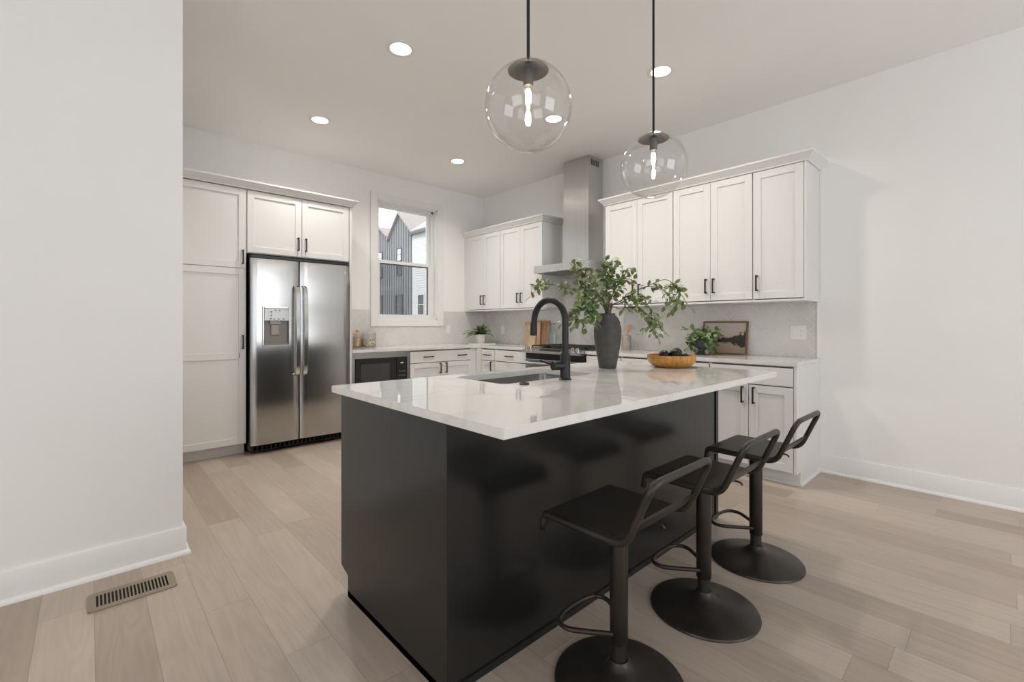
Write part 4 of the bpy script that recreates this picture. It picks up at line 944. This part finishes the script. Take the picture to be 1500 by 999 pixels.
# glass jars beside the refrigerator
def jar(x, y, r, h, fill, m, label, group, knob):
    t = thing('glass_jar', label, 'jar', (x, y, CT), group)
    b = nb(); lathe(b, [(0, .004), (r - .006, 0), (r, .006), (r, h - .02), (r - .006, h - .008), (r - .006, h), (r - .010, h), (r - .010, h - .01), (r - .004, h - .022), (r - .004, .01), (0, .009)], (x, y, CT), 36, cap=False); obj('jar_body', b, M['jarglass'], t, smooth=50)
    b = nb(); lathe(b, [(r + .002, h + .0005), (r + .002, h + .010), (r - .02, h + .020), (.02, h + .028), (.010, h + .034), (.019, h + .045), (.019, h + .056), (0, h + .062)], (x, y, CT), 32, cap=False); obj('lid', b, M['jarglass'] if knob else M['spoon'], t, smooth=50)
    b = nb(); nr = random.Random(5)
    lathe(b, [(0, .0105), (r - .008, .0105), (r - .008, fill * .9), (r * .5, fill), (0, fill)], (x, y, CT), 28, cap=False)
    for i in range(170):
        a = nr.uniform(0, 2 * PI); z = nr.uniform(.02, fill); k = (r - .016) * (1 if i % 3 else math.sqrt(nr.random()))
        if i % 3 == 0: z = fill
        c = Vector((x + k * math.cos(a), y + k * math.sin(a), CT + z)); s = nr.uniform(.009, .016)
        mt = Matrix.LocRotScale(c, Matrix.Rotation(nr.uniform(0, 6), 3, (nr.random(), nr.random(), nr.random() + .01)).to_quaternion(), (s, s * .7, s * .6)); bmesh.ops.create_icosphere(b, subdivisions=1, radius=1, matrix=mt)
    p = obj('pasta', b, m, t, smooth=True); p['kind'] = 'stuff'
jar(2.475, 5.20, .084, .170, .10, M['pasta'], 'wide clear glass jar of pasta on the back counter', 'glass jars beside the refrigerator', True)
jar(2.338, 5.225, .050, .150, .11, M['grain'], 'narrow glass jar with orange lid half behind the refrigerator panel', 'glass jars beside the refrigerator', False)

# outlets and switches
def plate(F, pl, u, z, w, label, kind):
    loc = (u, pl - .006, z) if F == 'A' else (pl - .006, u, z)
    t = thing('wall_outlet' if kind != 'switch' else 'light_switch', label, 'outlet' if kind != 'switch' else 'switch', loc)
    b = nb(); wbox(b, F, pl, u - w / 2, u + w / 2, z - .058, z + .058, .0062, .0115, .0018); obj('cover_plate', b, M['white'], t)
    gangs = [(0, kind)] if w < .1 else [(.023, 'switch'), (-.023, 'outlet')]
    for du, k in gangs:
        if k == 'switch':
            b = nb(); wbox(b, F, pl, u + du - .0165, u + du + .0165, z - .033, z + .033, .0115, .014, .001); obj('rocker', b, M['white'], t)
        else:
            b = nb(); wbox(b, F, pl, u + du - .0165, u + du + .0165, z - .033, z + .033, .0115, .013, .001); r_ = obj('receptacle', b, M['white'], t)
            b = nb()
            for s in (-1, 1):
                for q in (-.006, .006): wbox(b, F, pl, u + du + q - .0012, u + du + q + .0012, z + s * .017 - .004, z + s * .017 + .004, .013, .0133)
                wbox(b, F, pl, u + du - .002, u + du + .002, z + s * .017 - .011, z + s * .017 - .007, .013, .0133)
            obj('slots', b, M['greyplastic'], r_)
plate('B', XB, 1.167, 1.121, .118, 'double white switch and outlet plate beside the picture', 'outlet')
plate('B', XB, 2.423, 1.119, .072, 'white outlet behind the drooping branch', 'outlet')
plate('B', XB, 4.885, 1.112, .072, 'white outlet right of the corner fern', 'outlet')
plate('A', YA, 3.713, 1.113, .072, 'white switch plate under the window right corner', 'switch')

# floor register
v0 = Vector((.145, 2.632, 0))
t = thing('floor_vent', 'bronze metal floor vent before the left wall', 'vent', tuple(v0))
vx0, vx1, vy0, vy1 = -.005, .295, 2.552, 2.72
b = nb()
prism(b, rrect(vx0, vx1, vy0, vy1, .01), .0003, .006)
bmesh.ops.bevel(b, geom=[e for e in b.edges if min(v.co.z for v in e.verts) > .005], offset=.004, segments=2, affect='EDGES')
gr = obj('grille', b, M['vent'], t)
c = nb(); ns = 20; wv = (vx1 - vx0 - .05) / ns
for i in range(ns): x = vx0 + .025 + i * wv; box(c, x + .0025, x + wv - .0025, vy0 + .03, vy1 - .03, .0015, .02)
cut(gr, c)
b = nb(); box(b, vx0 + .02, vx1 - .02, vy0 + .025, vy1 - .025, .0004, .0022); obj('duct', b, M['dark'], t)

# ------------------------------------------------------------------ houses outside
def quad(bm, pts): bm.faces.new([bm.verts.new(p) for p in pts])
def slabq(bm, pts, th):
    """thick plate from a quad/polygon, thickened along its normal"""
    P = [Vector(p) for p in pts]; n = (P[1] - P[0]).cross(P[2] - P[0]).normalized() * th
    a = [bm.verts.new(p) for p in P]; c = [bm.verts.new(p - n) for p in P]; k = len(P)
    for i in range(k): bm.faces.new((a[i], a[(i + 1) % k], c[(i + 1) % k], c[i]))
    bm.faces.new(a); bm.faces.new(c[::-1])
b = nb(); box(b, -40, 60, YA + .4, 90, -3.3, -3.2); structure(obj('ground', b, M['ground']), 'ground outside the window', 'ground')
HX = 20.0
GD = -3.2
def ext_window(par, y0, y1, z0, z1, m='sidingdark', g='extpane'):
    b = nb(); f = .09
    for q in ((y0 - f, y0, z0 - f, z1 + f), (y1, y1 + f, z0 - f, z1 + f), (y0, y1, z1, z1 + f), (y0, y1, z0 - f, z0)): box(b, HX - .10, HX + .02, q[0], q[1], q[2], q[3])
    box(b, HX - .06, HX, y0, y1, (z0 + z1) / 2 - .03, (z0 + z1) / 2 + .03)
    w = obj('window', b, M[m], par); b = nb(); box(b, HX - .04, HX - .004, y0, y1, z0, z1); obj('pane', b, M[g], w)
t = thing('townhouse', 'grey board and batten townhouse with steep gables outside the window', 'house', (HX + 4, 37.5, GD))
EZ = 8.82; b = nb()
def wall_poly(bm, poly, x0, x1):
    A = [bm.verts.new((x0, y, z)) for y, z in poly]; C = [bm.verts.new((x1, y, z)) for y, z in poly]; bridge(bm, A, C); bm.faces.new(A); bm.faces.new(C[::-1])
GA = [(33.9, EZ), (36.1, 10.85), (38.05, EZ)]; GB = [(38.15, 9.05), (39.72, 10.05), (41.4, 9.0)]
wall_poly(b, [(33.9, GD), (44, GD), (44, EZ), (41.4, 9.0), (39.72, 10.05), (38.15, 9.05), (38.05, EZ), (36.1, 10.85), (33.9, EZ)], HX, HX + .3)
box(b, HX + .3, HX + 9, 33.9, 44, GD, EZ - .1)
obj('wall', b, M['sidinggrey'], t)
b = nb(); y = 34.1
while y < 43.8:
    top = EZ
    for g in (GA, GB):
        if g[0][0] <= y <= g[2][0]:
            p, q, r = g; top = p[1] + (q[1] - p[1]) * (y - p[0]) / (q[0] - p[0]) if y < q[0] else r[1] + (q[1] - r[1]) * (r[0] - y) / (r[0] - q[0])
    box(b, HX - .035, HX, y - .035, y + .035, GD, top - .12); y += .42
obj('batten', b, M['sidingdark'], t)
b = nb()
for g in (GA, GB):
    p, q, r = g
    for e, s_ in ((p, -1), (r, 1)):
        o_ = .12 * s_; slabq(b, [(HX - .25, q[0], q[1] + .12), (HX + 7, q[0], q[1] + .12), (HX + 7, e[0] + o_, e[1] + .02), (HX - .25, e[0] + o_, e[1] + .02)], .14)
slabq(b, [(HX + .2, 33.9, EZ + .05), (HX + .2, 44, EZ + .05), (HX + 5, 44, EZ + 1.2), (HX + 5, 33.9, EZ + 1.2)], .14)
obj('roof', b, M['shingle'], t)
b = nb(); box(b, HX - .22, HX - .05, 33.75, 34.05, EZ - .12, EZ + .06); box(b, HX - .22, HX - .05, 37.95, 38.25, EZ - .05, EZ + .12); box(b, HX - .2, HX - .05, 41.3, 44, EZ - .05, EZ + .1); obj('gutter', b, M['sidingdark'], t)
for w in ((35.75, 36.45, 6.79, 7.80), (35.75, 36.45, 5.6, 6.3), (39.3, 40.2, 6.9, 7.84), (39.3, 40.2, 5.6, 6.4), (39.3, 40.2, 2.1, 3.8), (35.6, 36.6, 2.1, 3.7)): ext_window(t, *w, g='extmirror' if w[2] > 6.5 else 'extpane')
t = thing('townhouse', 'white lap sided townhouse with pale roof outside the window', 'house', (HX + 4, 28, GD))
b = nb(); box(b, HX, HX + 9, 22, 33.88, GD, EZ - .12)
z = GD
while z < EZ - .3:
    A = [b.verts.new(p) for p in ((HX - .03, 22, z), (HX - .03, 33.88, z), (HX, 33.88, z + .2), (HX, 22, z + .2))]; b.faces.new(A); z += .2
obj('wall', b, M['sidingwhite'], t)
b = nb(); slabq(b, [(HX - .3, 22, EZ), (HX - .3, 33.75, EZ), (HX + 4.5, 33.75, EZ + 3.4), (HX + 4.5, 22, EZ + 3.4)], .15); obj('roof', b, M['shinglepale'], t)
b = nb(); box(b, HX - .42, HX - .28, 22, 33.8, EZ - .2, EZ - .02); obj('gutter', b, M['sidingdark'], t)
ext_window(t, 32.0, 32.9, 2.0, 3.6, 'sidingwhite')
